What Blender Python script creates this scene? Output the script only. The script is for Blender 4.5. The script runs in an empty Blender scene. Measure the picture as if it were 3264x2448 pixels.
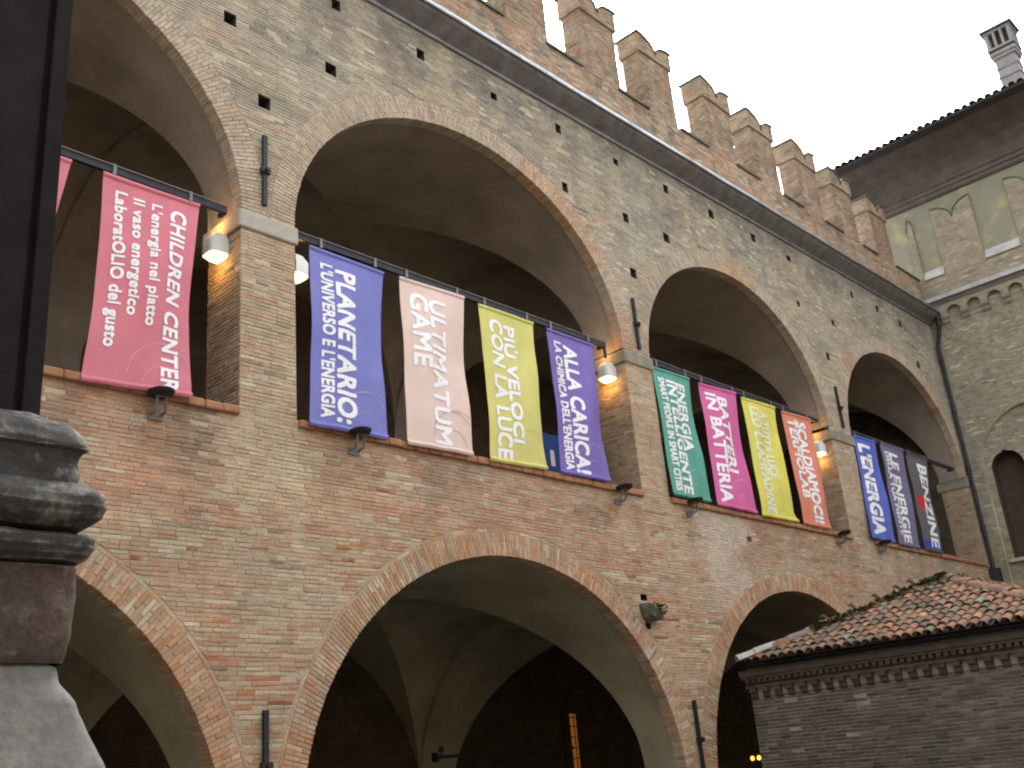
import bpy, math, random
import numpy as np
from mathutils import Vector, Matrix, noise
random.seed(7); np.random.seed(7)
C = bpy.context.scene.collection
SC = bpy.context.scene

# ------------------------------------------------------------------ camera, sky, sun, exposure
def camera_axes(yaw, pitch, roll):
    cy, sy, cp, sp = math.cos(yaw), math.sin(yaw), math.cos(pitch), math.sin(pitch)
    fwd = Vector((sy*cp, cy*cp, sp)); right = Vector((cy, -sy, 0)); up = right.cross(fwd)
    return (math.cos(roll)*right+math.sin(roll)*up, -math.sin(roll)*right+math.cos(roll)*up, fwd)
CAM = Vector((0, -13.0, 1.6)); LENS = 36.332
R_, U_, F_ = camera_axes(math.radians(47.78395), math.radians(20.58523), math.radians(-5.18637))
cd = bpy.data.cameras.new('camera'); cam = bpy.data.objects.new('camera', cd); C.objects.link(cam)
cam.matrix_world = Matrix(((R_.x, U_.x, -F_.x, CAM.x), (R_.y, U_.y, -F_.y, CAM.y), (R_.z, U_.z, -F_.z, CAM.z), (0, 0, 0, 1)))
cd.lens = LENS; cd.sensor_width = 36; cd.sensor_fit = 'HORIZONTAL'; cd.clip_start = 0.1; cd.clip_end = 2000
SC.camera = cam

SUN_EL, SUN_AZ = math.radians(46), math.radians(42)      # overcast: a broad soft sun, high behind the palace
w = bpy.data.worlds.new('World'); SC.world = w; w.use_nodes = True
nt = w.node_tree; nt.nodes.clear()
sky = nt.nodes.new('ShaderNodeTexSky'); sky.sky_type = 'NISHITA'; sky.sun_disc = False
sky.sun_elevation = SUN_EL; sky.sun_rotation = SUN_AZ; sky.air_density = 1.0; sky.dust_density = 6.0; sky.ozone_density = 1.0
hs = nt.nodes.new('ShaderNodeHueSaturation'); hs.inputs['Saturation'].default_value = 0.12
bg = nt.nodes.new('ShaderNodeBackground'); bg.inputs['Strength'].default_value = 0.15
out = nt.nodes.new('ShaderNodeOutputWorld')
nt.links.new(sky.outputs[0], hs.inputs['Color']); nt.links.new(hs.outputs[0], bg.inputs['Color']); nt.links.new(bg.outputs[0], out.inputs[0])
sd = bpy.data.lights.new('sun', 'SUN'); sd.energy = 0.5; sd.angle = math.radians(70); sd.color = (1, 0.96, 0.9)
sun = bpy.data.objects.new('sun', sd); C.objects.link(sun)
# direction towards the sun, sky convention: rotation 0 = +Y, clockwise seen from above
sdir = Vector((math.sin(SUN_AZ)*math.cos(SUN_EL), math.cos(SUN_AZ)*math.cos(SUN_EL), math.sin(SUN_EL)))
sun.rotation_euler = sdir.to_track_quat('Z', 'Y').to_euler()
vs = SC.view_settings; vs.view_transform = 'Standard'; vs.look = 'None'; vs.exposure = 2.55; vs.gamma = 1; vs.use_curve_mapping = False
SC.cycles.use_denoising = True; SC.cycles.filter_width = 2.1; SC.cycles.max_bounces = 8; SC.cycles.diffuse_bounces = 5

# ------------------------------------------------------------------ materials
def lin(r, g, b):
    f = lambda c: (c/255/12.92) if c/255 <= 0.04045 else ((c/255+0.055)/1.055)**2.4
    return (f(r), f(g), f(b))
def base_mat(name, rough=0.9, spec=0.3):
    m = bpy.data.materials.new(name); m.use_nodes = True
    n = m.node_tree; b = n.nodes['Principled BSDF']
    b.inputs['Roughness'].default_value = rough; b.inputs['Specular IOR Level'].default_value = spec
    return m, n, b
def noise_fac(n, scale, lo, hi, detail=6, rough=0.6, vec=None):
    t = n.nodes.new('ShaderNodeTexNoise'); t.inputs['Scale'].default_value = scale; t.inputs['Detail'].default_value = detail; t.inputs['Roughness'].default_value = rough
    if vec is not None: n.links.new(vec, t.inputs['Vector'])
    r = n.nodes.new('ShaderNodeMapRange'); r.inputs['From Min'].default_value = 0.3; r.inputs['From Max'].default_value = 0.7
    r.inputs['To Min'].default_value = lo; r.inputs['To Max'].default_value = hi
    n.links.new(t.outputs['Fac'], r.inputs['Value']); return r.outputs[0], t.outputs['Fac']
def mul(n, a, b):
    x = n.nodes.new('ShaderNodeMix'); x.data_type = 'RGBA'; x.blend_type = 'MULTIPLY'; x.inputs['Factor'].default_value = 1
    n.links.new(a, x.inputs['A']); n.links.new(b, x.inputs['B']); return x.outputs['Result']
def coords(n):
    g = n.nodes.new('ShaderNodeNewGeometry'); return g.outputs['Position']
def bump(n, b, h, strength, dist=0.01):
    x = n.nodes.new('ShaderNodeBump'); x.inputs['Strength'].default_value = strength; x.inputs['Distance'].default_value = dist
    n.links.new(h, x.inputs['Height']); n.links.new(x.outputs[0], b.inputs['Normal'])
def plain(name, col, rough=0.85, lo=0.8, hi=1.15, scale=4, fine=40, bump_s=0.3, metal=0, spec=0.3, bd=0.01):
    m, n, b = base_mat(name, rough, spec); p = coords(n)
    rgb = n.nodes.new('ShaderNodeRGB'); rgb.outputs[0].default_value = (*col, 1)
    f1, _ = noise_fac(n, scale, lo, hi, vec=p); f2, h = noise_fac(n, fine, 0.9, 1.08, vec=p)
    c = mul(n, mul(n, rgb.outputs[0], f1), f2); n.links.new(c, b.inputs['Base Color'])
    b.inputs['Metallic'].default_value = metal
    if bump_s: bump(n, b, h, bump_s, bd)
    return m
def stone_patchy(name, c1, c2, scale):
    m, n, b = base_mat(name, 0.75, 0.35); p = coords(n)
    t = n.nodes.new('ShaderNodeTexNoise'); t.inputs['Scale'].default_value = scale; t.inputs['Detail'].default_value = 9; t.inputs['Roughness'].default_value = 0.62; n.links.new(p, t.inputs['Vector'])
    r = n.nodes.new('ShaderNodeValToRGB'); r.color_ramp.elements[0].position = 0.52; r.color_ramp.elements[0].color = (*c1, 1)
    r.color_ramp.elements[1].position = 0.66; r.color_ramp.elements[1].color = (*c2, 1)
    n.links.new(t.outputs['Fac'], r.inputs[0]); f, h = noise_fac(n, 30, 0.8, 1.2, vec=p)
    n.links.new(mul(n, r.outputs[0], f), b.inputs['Base Color']); bump(n, b, t.outputs['Fac'], 0.5, 0.03); return m
def brick_mat(name, source, smear=True):
    m, n, b = base_mat(name, 0.92, 0.2); p = coords(n)
    if source == 'object':
        o = n.nodes.new('ShaderNodeObjectInfo'); col = o.outputs['Color']
    else:
        a = n.nodes.new('ShaderNodeAttribute'); a.attribute_name = 'Col'; col = a.outputs['Color']
    f1, _ = noise_fac(n, 0.9, 0.82, 1.14, vec=p); f2, h = noise_fac(n, 30, 0.76, 1.18, detail=5, vec=p)
    f3, _ = noise_fac(n, 5.5, 0.86, 1.12, detail=4, vec=p)
    t = n.nodes.new('ShaderNodeTexNoise'); t.inputs['Scale'].default_value = 3.2; t.inputs['Detail'].default_value = 7; n.links.new(p, t.inputs['Vector'])
    r = n.nodes.new('ShaderNodeMapRange'); r.inputs['From Min'].default_value = .5; r.inputs['From Max'].default_value = .72; r.inputs['To Max'].default_value = .6; n.links.new(t.outputs['Fac'], r.inputs['Value'])
    lime = n.nodes.new('ShaderNodeMix'); lime.data_type = 'RGBA'; lime.inputs['B'].default_value = (.42, .355, .265, 1)     # lime wash and mortar smears
    n.links.new(r.outputs[0], lime.inputs['Factor']); n.links.new(col, lime.inputs['A'])
    n.links.new(mul(n, mul(n, mul(n, lime.outputs['Result'] if smear else col, f1), f2), f3), b.inputs['Base Color']); bump(n, b, h, 0.6, 0.012)
    return m
def worn_stone(name, c1, c2):
    m, n, b = base_mat(name, .8, .3); p = coords(n); g = n.nodes.new('ShaderNodeNewGeometry')
    t = n.nodes.new('ShaderNodeTexNoise'); t.inputs['Scale'].default_value = 9; t.inputs['Detail'].default_value = 10; t.inputs['Roughness'].default_value = .7; n.links.new(p, t.inputs['Vector'])
    a = n.nodes.new('ShaderNodeMath'); a.operation = 'MULTIPLY_ADD'; a.inputs[1].default_value = 4.0; n.links.new(g.outputs['Pointiness'], a.inputs[0]); a.inputs[2].default_value = -2.0
    ad = n.nodes.new('ShaderNodeMath'); ad.operation = 'ADD'; n.links.new(a.outputs[0], ad.inputs[0]); n.links.new(t.outputs['Fac'], ad.inputs[1])
    r = n.nodes.new('ShaderNodeValToRGB'); r.color_ramp.elements[0].position = .54; r.color_ramp.elements[0].color = (*c1, 1); r.color_ramp.elements[1].position = .72; r.color_ramp.elements[1].color = (*c2, 1)
    n.links.new(ad.outputs[0], r.inputs[0]); f, h = noise_fac(n, 45, .7, 1.25, vec=p); f2, _ = noise_fac(n, 2.5, .75, 1.2, vec=p)
    n.links.new(mul(n, mul(n, r.outputs[0], f), f2), b.inputs['Base Color']); bump(n, b, t.outputs['Fac'], .8, .03); return m
M_BRICK = brick_mat('brick_clay', 'attr'); M_BRICKO = brick_mat('brick_clay_single', 'object'); M_BRICKD = brick_mat('kiosk_brick', 'attr', False); M_BRICKDO = brick_mat('kiosk_brick_single', 'object', False)  # the darker kiosk pair leaves out the lime smears
M_MORTAR = plain('lime_mortar', (0.43, 0.37, 0.28), lo=0.7, hi=1.2, scale=1.3, fine=30, bump_s=0.6)
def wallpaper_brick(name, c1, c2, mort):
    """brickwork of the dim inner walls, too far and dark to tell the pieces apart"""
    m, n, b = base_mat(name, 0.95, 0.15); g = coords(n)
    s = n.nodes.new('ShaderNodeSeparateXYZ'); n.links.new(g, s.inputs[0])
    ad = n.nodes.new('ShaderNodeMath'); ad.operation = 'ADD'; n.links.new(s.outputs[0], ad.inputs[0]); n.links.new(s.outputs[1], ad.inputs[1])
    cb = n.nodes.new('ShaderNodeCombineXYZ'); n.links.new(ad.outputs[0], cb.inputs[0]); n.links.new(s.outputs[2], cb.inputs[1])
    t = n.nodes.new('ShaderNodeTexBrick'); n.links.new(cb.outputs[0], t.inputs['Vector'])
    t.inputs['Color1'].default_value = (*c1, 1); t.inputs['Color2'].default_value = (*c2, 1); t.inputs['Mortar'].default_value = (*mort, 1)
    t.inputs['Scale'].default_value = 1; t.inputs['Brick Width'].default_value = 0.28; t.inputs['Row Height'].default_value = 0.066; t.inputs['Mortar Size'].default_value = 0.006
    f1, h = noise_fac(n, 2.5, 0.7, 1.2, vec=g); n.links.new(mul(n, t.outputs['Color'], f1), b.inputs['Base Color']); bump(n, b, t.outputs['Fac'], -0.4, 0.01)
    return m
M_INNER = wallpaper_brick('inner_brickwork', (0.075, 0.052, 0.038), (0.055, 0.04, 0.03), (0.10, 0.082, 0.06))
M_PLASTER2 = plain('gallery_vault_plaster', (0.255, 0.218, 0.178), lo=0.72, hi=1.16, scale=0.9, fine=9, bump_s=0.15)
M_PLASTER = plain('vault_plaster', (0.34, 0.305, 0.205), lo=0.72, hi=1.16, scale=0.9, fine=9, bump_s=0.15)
M_STONE = plain('impost_stone', (0.38, 0.36, 0.31), lo=0.75, hi=1.12, scale=3, fine=35)
M_SILL = None
M_LEAD = plain('lead_sheet', (0.23, 0.225, 0.235), rough=0.55, lo=0.7, hi=1.2, scale=3, fine=25, bump_s=0.2, metal=0.5)
M_ZINC = plain('zinc_gutter', (0.42, 0.45, 0.48), rough=0.42, lo=0.6, hi=1.15, scale=2.5, fine=20, bump_s=0.15, metal=0.85)
M_COPE = plain('dark_coping', (0.095, 0.10, 0.075), lo=0.6, hi=1.4, scale=3, fine=20)
M_IRON = plain('wrought_iron', (0.035, 0.037, 0.045), rough=0.55, lo=0.7, hi=1.3, scale=6, bump_s=0.2, metal=0.6)
M_BLACK = plain('black_enamel', (0.012, 0.012, 0.014), rough=0.5, bump_s=0.0)
M_GREYM = plain('grey_painted_metal', (0.17, 0.165, 0.165), rough=0.5, bump_s=0.1)
M_WOOD = plain('dark_eaves_timber', (0.045, 0.04, 0.042), lo=0.7, hi=1.4, scale=3)
M_FRIEZE = plain('brown_cornice_timber', (0.115, 0.092, 0.082), lo=0.75, hi=1.25, scale=2)
M_OCHRE = stone_patchy('ochre_plaster', (.225, .215, .155), (.35, .305, .165), 1.0)
M_STRING = plain('grey_string_stone', (0.42, 0.42, 0.41), lo=0.75, hi=1.1, scale=3)
M_WHITE = plain('white_print', (0.78, 0.80, 0.84), rough=0.6, lo=0.97, hi=1.02, bump_s=0)
M_HOOD = plain('white_lamp_enamel', (0.62, 0.63, 0.60), rough=0.45, lo=0.9, hi=1.05, bump_s=0)
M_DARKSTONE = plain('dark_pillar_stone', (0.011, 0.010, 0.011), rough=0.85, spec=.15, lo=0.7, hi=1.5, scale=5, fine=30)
M_PINKSTONE = worn_stone('reddish_marble', (.068, .050, .044), (.15, .13, .112))
M_GREYSTONE = stone_patchy('pale_grey_stone', (.125, .128, .128), (.17, .17, .16), 5)
M_MOSS = plain('moss', (0.050, 0.068, 0.024), lo=0.5, hi=1.6, scale=12)
M_GROUND = plain('courtyard_paving', (0.13, 0.12, 0.105), lo=0.8, hi=1.15, scale=1.5)
M_BLUEBOARD = plain('blue_board', lin(40, 75, 150), rough=0.5, lo=0.85, hi=1.1, bump_s=0)
M_VOID = plain('dark_void', (0.05, 0.042, 0.033), bump_s=0.2)  # near-black colour puts the shade of holes and hollows into the surface
M_BASESTONE = worn_stone('chipped_grey_base_stone', (0.040, 0.043, 0.043), (0.20, 0.19, 0.16))
def emit(name, col, s):
    m = bpy.data.materials.new(name); m.use_nodes = True; n = m.node_tree; n.nodes.clear()
    e = n.nodes.new('ShaderNodeEmission'); e.inputs[0].default_value = (*col, 1); e.inputs[1].default_value = s
    o = n.nodes.new('ShaderNodeOutputMaterial'); n.links.new(e.outputs[0], o.inputs[0]); return m
M_GLOW = emit('lit_lamp_lens', (1, 0.80, 0.36), .75)
M_AMBER = emit('lit_amber_window', (1, 0.30, 0.04), 0.034)
M_BULB = emit('lit_amber_bulb', (1, 0.50, 0.06), .5)
def cloth(name, col, thr=0.12):
    m, n, b = base_mat(name, 0.62, 0.3); p = coords(n)
    rgb = n.nodes.new('ShaderNodeRGB'); rgb.outputs[0].default_value = (*col, 1)
    f, h = noise_fac(n, 2.2, 0.93, 1.05, detail=3, vec=p); n.links.new(mul(n, rgb.outputs[0], f), b.inputs['Base Color'])
    bump(n, b, h, 0.25, 0.03)
    tr = n.nodes.new('ShaderNodeBsdfTranslucent'); tr.inputs[0].default_value = (*col, 1)
    mx = n.nodes.new('ShaderNodeMixShader'); mx.inputs[0].default_value = thr
    o = n.nodes['Material Output']; n.links.new(b.outputs[0], mx.inputs[1]); n.links.new(tr.outputs[0], mx.inputs[2]); n.links.new(mx.outputs[0], o.inputs[0])
    return m

# ------------------------------------------------------------------ mesh helpers
def link(name, me, parent=None, kind=None, label=None):
    o = bpy.data.objects.new(name, me); C.objects.link(o)
    if parent is not None: o.parent = parent
    if kind: o['kind'] = kind
    if label: o['label'] = label
    return o
def thing(name, label, cat, loc=(0, 0, 0), group=None):
    o = bpy.data.objects.new(name, None); C.objects.link(o); o.location = loc; o.empty_display_size = 0.2
    o['label'] = label; o['category'] = cat
    if group: o['group'] = group
    return o
class MB:
    def __init__(s): s.v = []; s.f = []; s.c = []
    def add(s, vs, fs, col=None):
        k = len(s.v); s.v += [tuple(x) for x in vs]; s.f += [tuple(i+k for i in f) for f in fs]
        s.c += [col or (1, 1, 1)]*len(vs)
    def box(s, x0, x1, y0, y1, z0, z1, col=None):
        s.add([(x0, y0, z0), (x1, y0, z0), (x1, y1, z0), (x0, y1, z0), (x0, y0, z1), (x1, y0, z1), (x1, y1, z1), (x0, y1, z1)],
              [(3, 2, 1, 0), (4, 5, 6, 7), (0, 1, 5, 4), (1, 2, 6, 5), (2, 3, 7, 6), (3, 0, 4, 7)], col)
    def tube(s, p0, p1, r0, r1=None, n=10, caps=True):
        p0 = Vector(p0); p1 = Vector(p1); r1 = r0 if r1 is None else r1
        d = (p1-p0).normalized(); a = d.orthogonal().normalized(); b = d.cross(a)
        vs = [p0+r0*(math.cos(t)*a+math.sin(t)*b) for t in [2*math.pi*i/n for i in range(n)]]+[p1+r1*(math.cos(t)*a+math.sin(t)*b) for t in [2*math.pi*i/n for i in range(n)]]
        fs = [(i, (i+1) % n, n+(i+1) % n, n+i) for i in range(n)]
        if caps: fs += [tuple(range(n-1, -1, -1)), tuple(range(n, 2*n))]
        s.add(vs, fs)
    def poly(s, vs): s.add(vs, [tuple(range(len(vs)))])
    def prism(s, pts, y0, y1, fn=None):
        """outline in (u, v) extruded from depth y0 to y1; fn maps (u, v, depth) to xyz"""
        fn = fn or (lambda u, v, d: (u, d, v)); n = len(pts)
        s.add([fn(u, v, y0) for u, v in pts]+[fn(u, v, y1) for u, v in pts],
              [tuple(range(n)), tuple(range(2*n-1, n-1, -1))]+[((i+1) % n, i, n+i, n+(i+1) % n) for i in range(n)])
    def build(s, name, mat, parent=None, smooth=None, kind=None, colors=False, label=None, recalc=False):
        me = bpy.data.meshes.new(name); me.from_pydata(s.v, [], s.f); me.materials.append(mat)
        if colors:
            a = me.color_attributes.new('Col', 'FLOAT_COLOR', 'POINT')
            arr = np.ones((len(s.v), 4), 'f'); arr[:, :3] = np.array(s.c, 'f'); a.data.foreach_set('color', arr.ravel())
        if recalc:
            import bmesh
            bm = bmesh.new(); bm.from_mesh(me); bmesh.ops.recalc_face_normals(bm, faces=bm.faces); bm.to_mesh(me); bm.free()
        if smooth is not None:
            me.polygons.foreach_set('use_smooth', [True]*len(me.polygons)); me.set_sharp_from_angle(angle=math.radians(smooth))
        me.update(); return link(name, me, parent, kind, label)

# planes: (u, v, n) -> xyz, n is the distance outwards
def plane_front(y=0.0): return lambda u, v, n: np.stack([u, y-n, v], -1)
def plane_minus_x(x): return lambda u, v, n: np.stack([x-n, -u, v], -1)

def nz(x, y, z=0.0): return noise.noise(Vector((x, y, z)))
def ellipse(cx, a, cz, b, wgap=0.0, bottom=-9, straight=True):
    def f(v):
        if v < bottom or v > cz+b+wgap: return None
        if v <= cz: h = a+(0 if straight else wgap)
        else: h = (a+wgap)*math.sqrt(max(0.0, 1-((v-cz)/(b+wgap))**2))
        return (cx-h, cx+h)
    return f
def rect(u0, u1, v0, v1): return lambda v: (u0, u1) if v0-1e-6 < v < v1+1e-6 else None
def row_pieces(u0, u1, va, vb, openings):
    """free stretches of one course between openings: (left at va, left at vb, right at va, right at vb)"""
    cuts = []
    for f in openings:
        A, B = f(va+1e-4), f(vb-1e-4)
        if A is None and B is None: continue
        if A is None: A = ((B[0]+B[1])/2,)*2
        if B is None: B = ((A[0]+A[1])/2,)*2
        cuts.append((A[0], B[0], A[1], B[1]))
    cuts.sort(key=lambda c: min(c[0], c[1])); res = []; la = lb = u0
    for c in cuts:
        if min(c[0]-la, c[1]-lb) > -0.3 and max(c[0]-la, c[1]-lb) > 0.03: res.append((la, lb, max(c[0], la+0.005), max(c[1], lb+0.005)))
        la, lb = max(la, c[2]), max(lb, c[3])
    if u1-max(la, lb) > 0.03 or u1-min(la, lb) > 0.03: res.append((la, lb, max(u1, la), max(u1, lb)))
    return res
def bricks(u0, u1, v0, v1, openings, course=0.065, length=0.275, joint=0.009, wob=0.012):
    """corner list (N,4,2) of bricks in running bond, cut along the openings, plus a flag for whole bricks"""
    cor, whole = [], []; j = 0; va = v0
    while va < v1-0.02:
        vb = min(va+course, v1)
        for (la, lb, ra, rb) in row_pieces(u0, u1, va, vb, openings):
            s = math.floor(min(la, lb)/length)*length+(length/2 if j % 2 else 0)-length+random.uniform(-.03, .03)
            while s < max(ra, rb):
                ln = length*random.choice((1, 1, 1, 1.08, 0.9, 0.55)); e = s+ln
                a0, b0, a1, b1 = max(s, la), max(s, lb), min(e, ra), min(e, rb)
                if a1-a0 > 0.02 or b1-b0 > 0.02:
                    if not (a1-a0 > 0.35*ln and b1-b0 > 0.35*ln) and a0 > la+1e-6 and False: pass
                    jl = joint*.28; jt = joint/2+random.uniform(-.002, .0035)
                    q = [(a0+jl, va+jt), (max(a1, a0)-jl, va+jt), (max(b1, b0)-jl, vb-joint/2), (b0+jl, vb-joint/2)]
                    cor.append(q); whole.append(a0 == s and b0 == s and a1 == e and b1 == e)
                s = e
        va = vb; j += 1
    if not cor: return np.zeros((0, 4, 2)), np.zeros(0, bool)
    cor = np.array(cor); c = cor.mean(1)
    sag = np.array([nz(p[0]*.35, p[1]*.25)*wob for p in c]); cor[:, :, 1] += sag[:, None]
    return cor, np.array(whole)
FQ = [(8, 9, 10, 11), (4, 5, 9, 8), (5, 6, 10, 9), (6, 7, 11, 10), (7, 4, 8, 11), (0, 1, 5, 4), (1, 2, 6, 5), (2, 3, 7, 6), (3, 0, 4, 7)]
def brick_mesh(name, cor, cols, plane, parent, mat=None, kind='stuff', proud=0.006, deep=0.03, mesh_only=False):
    N = len(cor)
    if N == 0: return None
    c = cor.mean(1, keepdims=True); d = np.sign(c-cor)*np.array([0.008, 0.006]); small = np.abs(c-cor)*0.6; inn = cor+np.sign(d)*np.minimum(np.abs(d), small)
    inn = inn+np.random.uniform(-.0025, .0025, inn.shape)
    n0 = np.random.uniform(-.005, proud, (N, 1))+np.random.uniform(-.003, .003, (N, 4)); n0 -= (np.random.rand(N, 1) < .07)*np.random.uniform(.004, .014, (N, 1))
    P = plane
    v = np.concatenate([P(cor[:, :, 0], cor[:, :, 1], np.full((N, 4), -deep)), P(cor[:, :, 0], cor[:, :, 1], n0-.007), P(inn[:, :, 0], inn[:, :, 1], n0)], 1).reshape(-1, 3)
    fa = (np.array(FQ)[None]+12*np.arange(N)[:, None, None]).reshape(-1, 4)
    me = bpy.data.meshes.new(name); me.from_pydata(v.tolist(), [], fa.tolist()); me.materials.append(mat or M_BRICK)
    a = me.color_attributes.new('Col', 'FLOAT_COLOR', 'POINT'); arr = np.ones((N*12, 4), 'f'); arr[:, :3] = np.repeat(cols, 12, 0); a.data.foreach_set('color', arr.ravel())
    if mesh_only: return me
    return link(name, me, parent, kind)
def mortar_strips(name, u0, u1, v0, v1, openings, plane, parent, step=0.13, n=-0.009):
    b = MB(); va = v0
    while va < v1-1e-6:
        vb = min(va+step, v1)
        for la, lb, ra, rb in row_pieces(u0, u1, va, vb, openings):
            q = np.array([(la, va), (ra, va), (rb, vb), (lb, vb)]); b.add(plane(q[:, 0], q[:, 1], np.full(4, n)).tolist(), [(0, 1, 2, 3)])
        va = vb
    return b.build(name, M_MORTAR, parent)
# one whole brick, length 1 along x, height 1 along z, front towards -y; scaled per object
def unit_brick(taper=0.0):
    k = 0.5; fx, fz = 0.03, 0.09
    o = [(-k, -k), (k, -k), (k, k), (-k, k)]; i = [(-k+fx, -k+fz), (k-fx, -k+fz), (k-fx, k-fz), (-k+fx, k-fz)]
    wz = lambda x, z: z*(1+taper*x)
    v = [(x, 1.0, wz(x, z)) for x, z in o]+[(x, 0.06, wz(x, z)) for x, z in o]+[(x+random.uniform(-.008, .008), 0, wz(x, z)+random.uniform(-.03, .03)) for x, z in i]
    me = bpy.data.meshes.new('brick'); me.from_pydata(v, [], FQ); me.materials.append(M_BRICKO); return me
UNIT = [unit_brick() for _ in range(5)]; UNITV = [unit_brick(0.05) for _ in range(4)]
# in-frame test and size, only to choose which bricks become single objects
def seen(P):
    d = Vector(P)-CAM; z = d.dot(F_)
    if z <= 0: return None
    fpx = LENS/36*1024; x = 512+fpx*d.dot(R_)/z; y = 384-fpx*d.dot(U_)/z
    return (x, y, z) if -5 < x < 1029 and -5 < y < 773 else None

# ------------------------------------------------------------------ brick colours (the clay itself)
def pick(rng, table):
    r = rng.random()*sum(t[0] for t in table)
    for wgt, c in table:
        r -= wgt
        if r <= 0: return np.array(c)
    return np.array(table[-1][1])
RNG = random.Random(3)
UPPER = [(5, (.41, .345, .245)), (4, (.375, .32, .235)), (3, (.43, .335, .225)), (2.5, (.325, .285, .22)), (1.2, (.44, .30, .195)), (1.2, (.49, .425, .32)), (.6, (.23, .20, .165))]
LOWER = [(5, (.445, .285, .185)), (4, (.43, .315, .21)), (3, (.40, .255, .17)), (3, (.45, .37, .25)), (.9, (.44, .19, .095)), (.4, (.31, .12, .065)), (1.3, (.51, .45, .33)), (.7, (.26, .21, .165))]
REDDER = [(6, (.445, .265, .175)), (4, (.42, .275, .19)), (3, (.41, .235, .15)), (1, (.43, .34, .235)), (.6, (.29, .195, .145)), (.5, (.48, .41, .30))]
PIER = [(5, (.45, .325, .225)), (4, (.43, .345, .245)), (2, (.45, .29, .19)), (1, (.49, .415, .305)), (.6, (.28, .215, .16))]
LASTC = (np.array((.4, .3, .2)), -9)
def wall_colour(x, z):
    n1 = nz(x*.33, z*.45, 3.1); n2 = nz(x*1.1, z*1.3, 9.2)
    pier = any(a-.1 < x < b+.1 for a, b in PIERS)
    if z > 10.7: t = UPPER
    elif z > 7.15: t = PIER
    elif pier and z > 3.2 and RNG.random() < min(1, (z-2.8)/2.5): t = PIER
    elif z > 5.3: t = REDDER if n1 > -.28 else LOWER
    else: t = LOWER if n1+n2*.5 < .3 else REDDER
    global LASTC
    c = pick(RNG, t) if RNG.random() < .55 or abs(LASTC[1]-z) > .04 else LASTC[0]
    LASTC = (c, z)
    if z > 10.7:
        k = min(.8, max(0, n1*1.6+.15)); c = c*(1-k)+np.array((.36, .325, .25))*k              # grey weathering
        k = min(.65, max(0, (n2-.18)*2)); c = c*(1-k)+np.array((.43, .31, .215))*k
        if z > 14.6: k = min(.75, max(0, (z-15.2)*.5+n2*1.1)); c = c*(1-k)+np.array((.20, .185, .165))*k
        n3 = nz(x*.5+7, z*1.6, 1.7); k = min(.5, max(0, (n3-.22)*2.2)); c = c*(1-k)+np.array((.22, .205, .18))*k  # soot under the cornice
    else:
        k = min(.5, max(0, (n2-.15)*1.4)); c = c*(1-k)+np.array((.46, .40, .29))*k
    if 20.0 < x < 23 and 4.6 < z < 7.0:
        k = max(0, min(.7, 1-abs(x-21.3)/1.6+n2*.8)); c = c*(1-k)+np.array((.54, .50, .43))*k     # salt bloom
    if 6.2 < z < 7.0 and nz(x*.8, 4.4) > .1: c = c*(.72+.2*RNG.random())                          # damp under the sill
    if x > 27: k = min(.45, (x-27)*.06); g = c.mean(); c = c*(1-k)+np.array((g*1.07, g*1.0, g*.80))*k
    st = nz(x*2.3, z*.22, 12.0)
    if z > 10.7 and st > .12: k = min(.5, (st-.12)*2.2)*max(0, min(1, (z-12.2)/3)); c = c*(1-k)+np.array((.20, .19, .165))*k
    if 5.2 < z < 7.05 and st > .1 and not pier: k = min(.5, (st-.1)*2)*max(0, min(1, (z-5.1)/1.6)); c = c*(1-k)+np.array((.20, .165, .125))*k
    if 7.9 < x < 9.4 and 4.9 < z < 6.7: k = max(0, min(.6, .75-abs(z-5.9)/1.0+n2*.8)); c = c*(1-k)+np.array((.50, .43, .29))*k      # pale repair under the pier
    rp = nz(x*.55+31, z*.8+4, 5.0)
    if rp > .3 and z < 7: c = c*.55+np.array((.47, .30, .19))*.45                                                                # newer orange bricks
    if rp < -.32 and z < 7: c = c*.6+np.array((.46, .40, .29))*.4
    if z > 10.7: c = c*np.array((.93, .975, 1.01))
    elif z > 7.15: c = c*np.array((.95, .96, .96))
    return c*RNG.uniform(.91, 1.09)
PIERS = [(-2.1, -.98), (8.12, 9.17), (18.27, 19.3), (28.2, 29.6), (38.6, 39.2)]

# ================================================================== GROUND
g = MB(); g.box(-80, 120, -80, 80, -0.4, 0.0); o = g.build('ground', M_GROUND, kind='structure')

# the courtyard's two unseen sides, added to keep low sky light off the arches
def plain_wing(x0, x1, y0, y1, h, face, lab):
    t = thing('courtyard_wing', lab, 'building', ((x0+x1)/2, (y0+y1)/2, 0)); ox, oy, _ = t.location
    m = MB(); m.box(x0-ox, x1-ox, y0-oy, y1-oy, 0, h); m.build('wall', M_INNER2, t)
    m = MB(); m.box(x0-ox-.7, x1-ox+.7, y0-oy-.7, y1-oy+.7, h+.01, h+.25); m.build('eaves', M_WOOD, t)
    L = (x1-x0) if face == 'y' else (y1-y0); n = int(L/5)
    for k in range(n):
        c = (k+.5)*L/n
        for z in (3.2, 9.0):
            m = MB()
            if face == 'y': m.box(x0+c-.7-ox, x0+c+.7-ox, y1-oy-.2, y1-oy+.03, z, z+2.4)
            else: m.box(x1-ox-.2, x1-ox+.03, y0+c-.7-oy, y0+c+.7-oy, z, z+2.4)
            m.build('window', M_VOID, t)
M_INNER2 = wallpaper_brick('opposite_brickwork', (.30, .22, .15), (.27, .20, .14), (.30, .26, .19))
plain_wing(-14, 44, -34, -26, 15, 'y', 'unseen plain brick wing behind the photographer on the far side of the courtyard')
plain_wing(-20, -12, -26, .2, 15, 'x', 'unseen plain brick wing closing the courtyard on the left')

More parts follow.
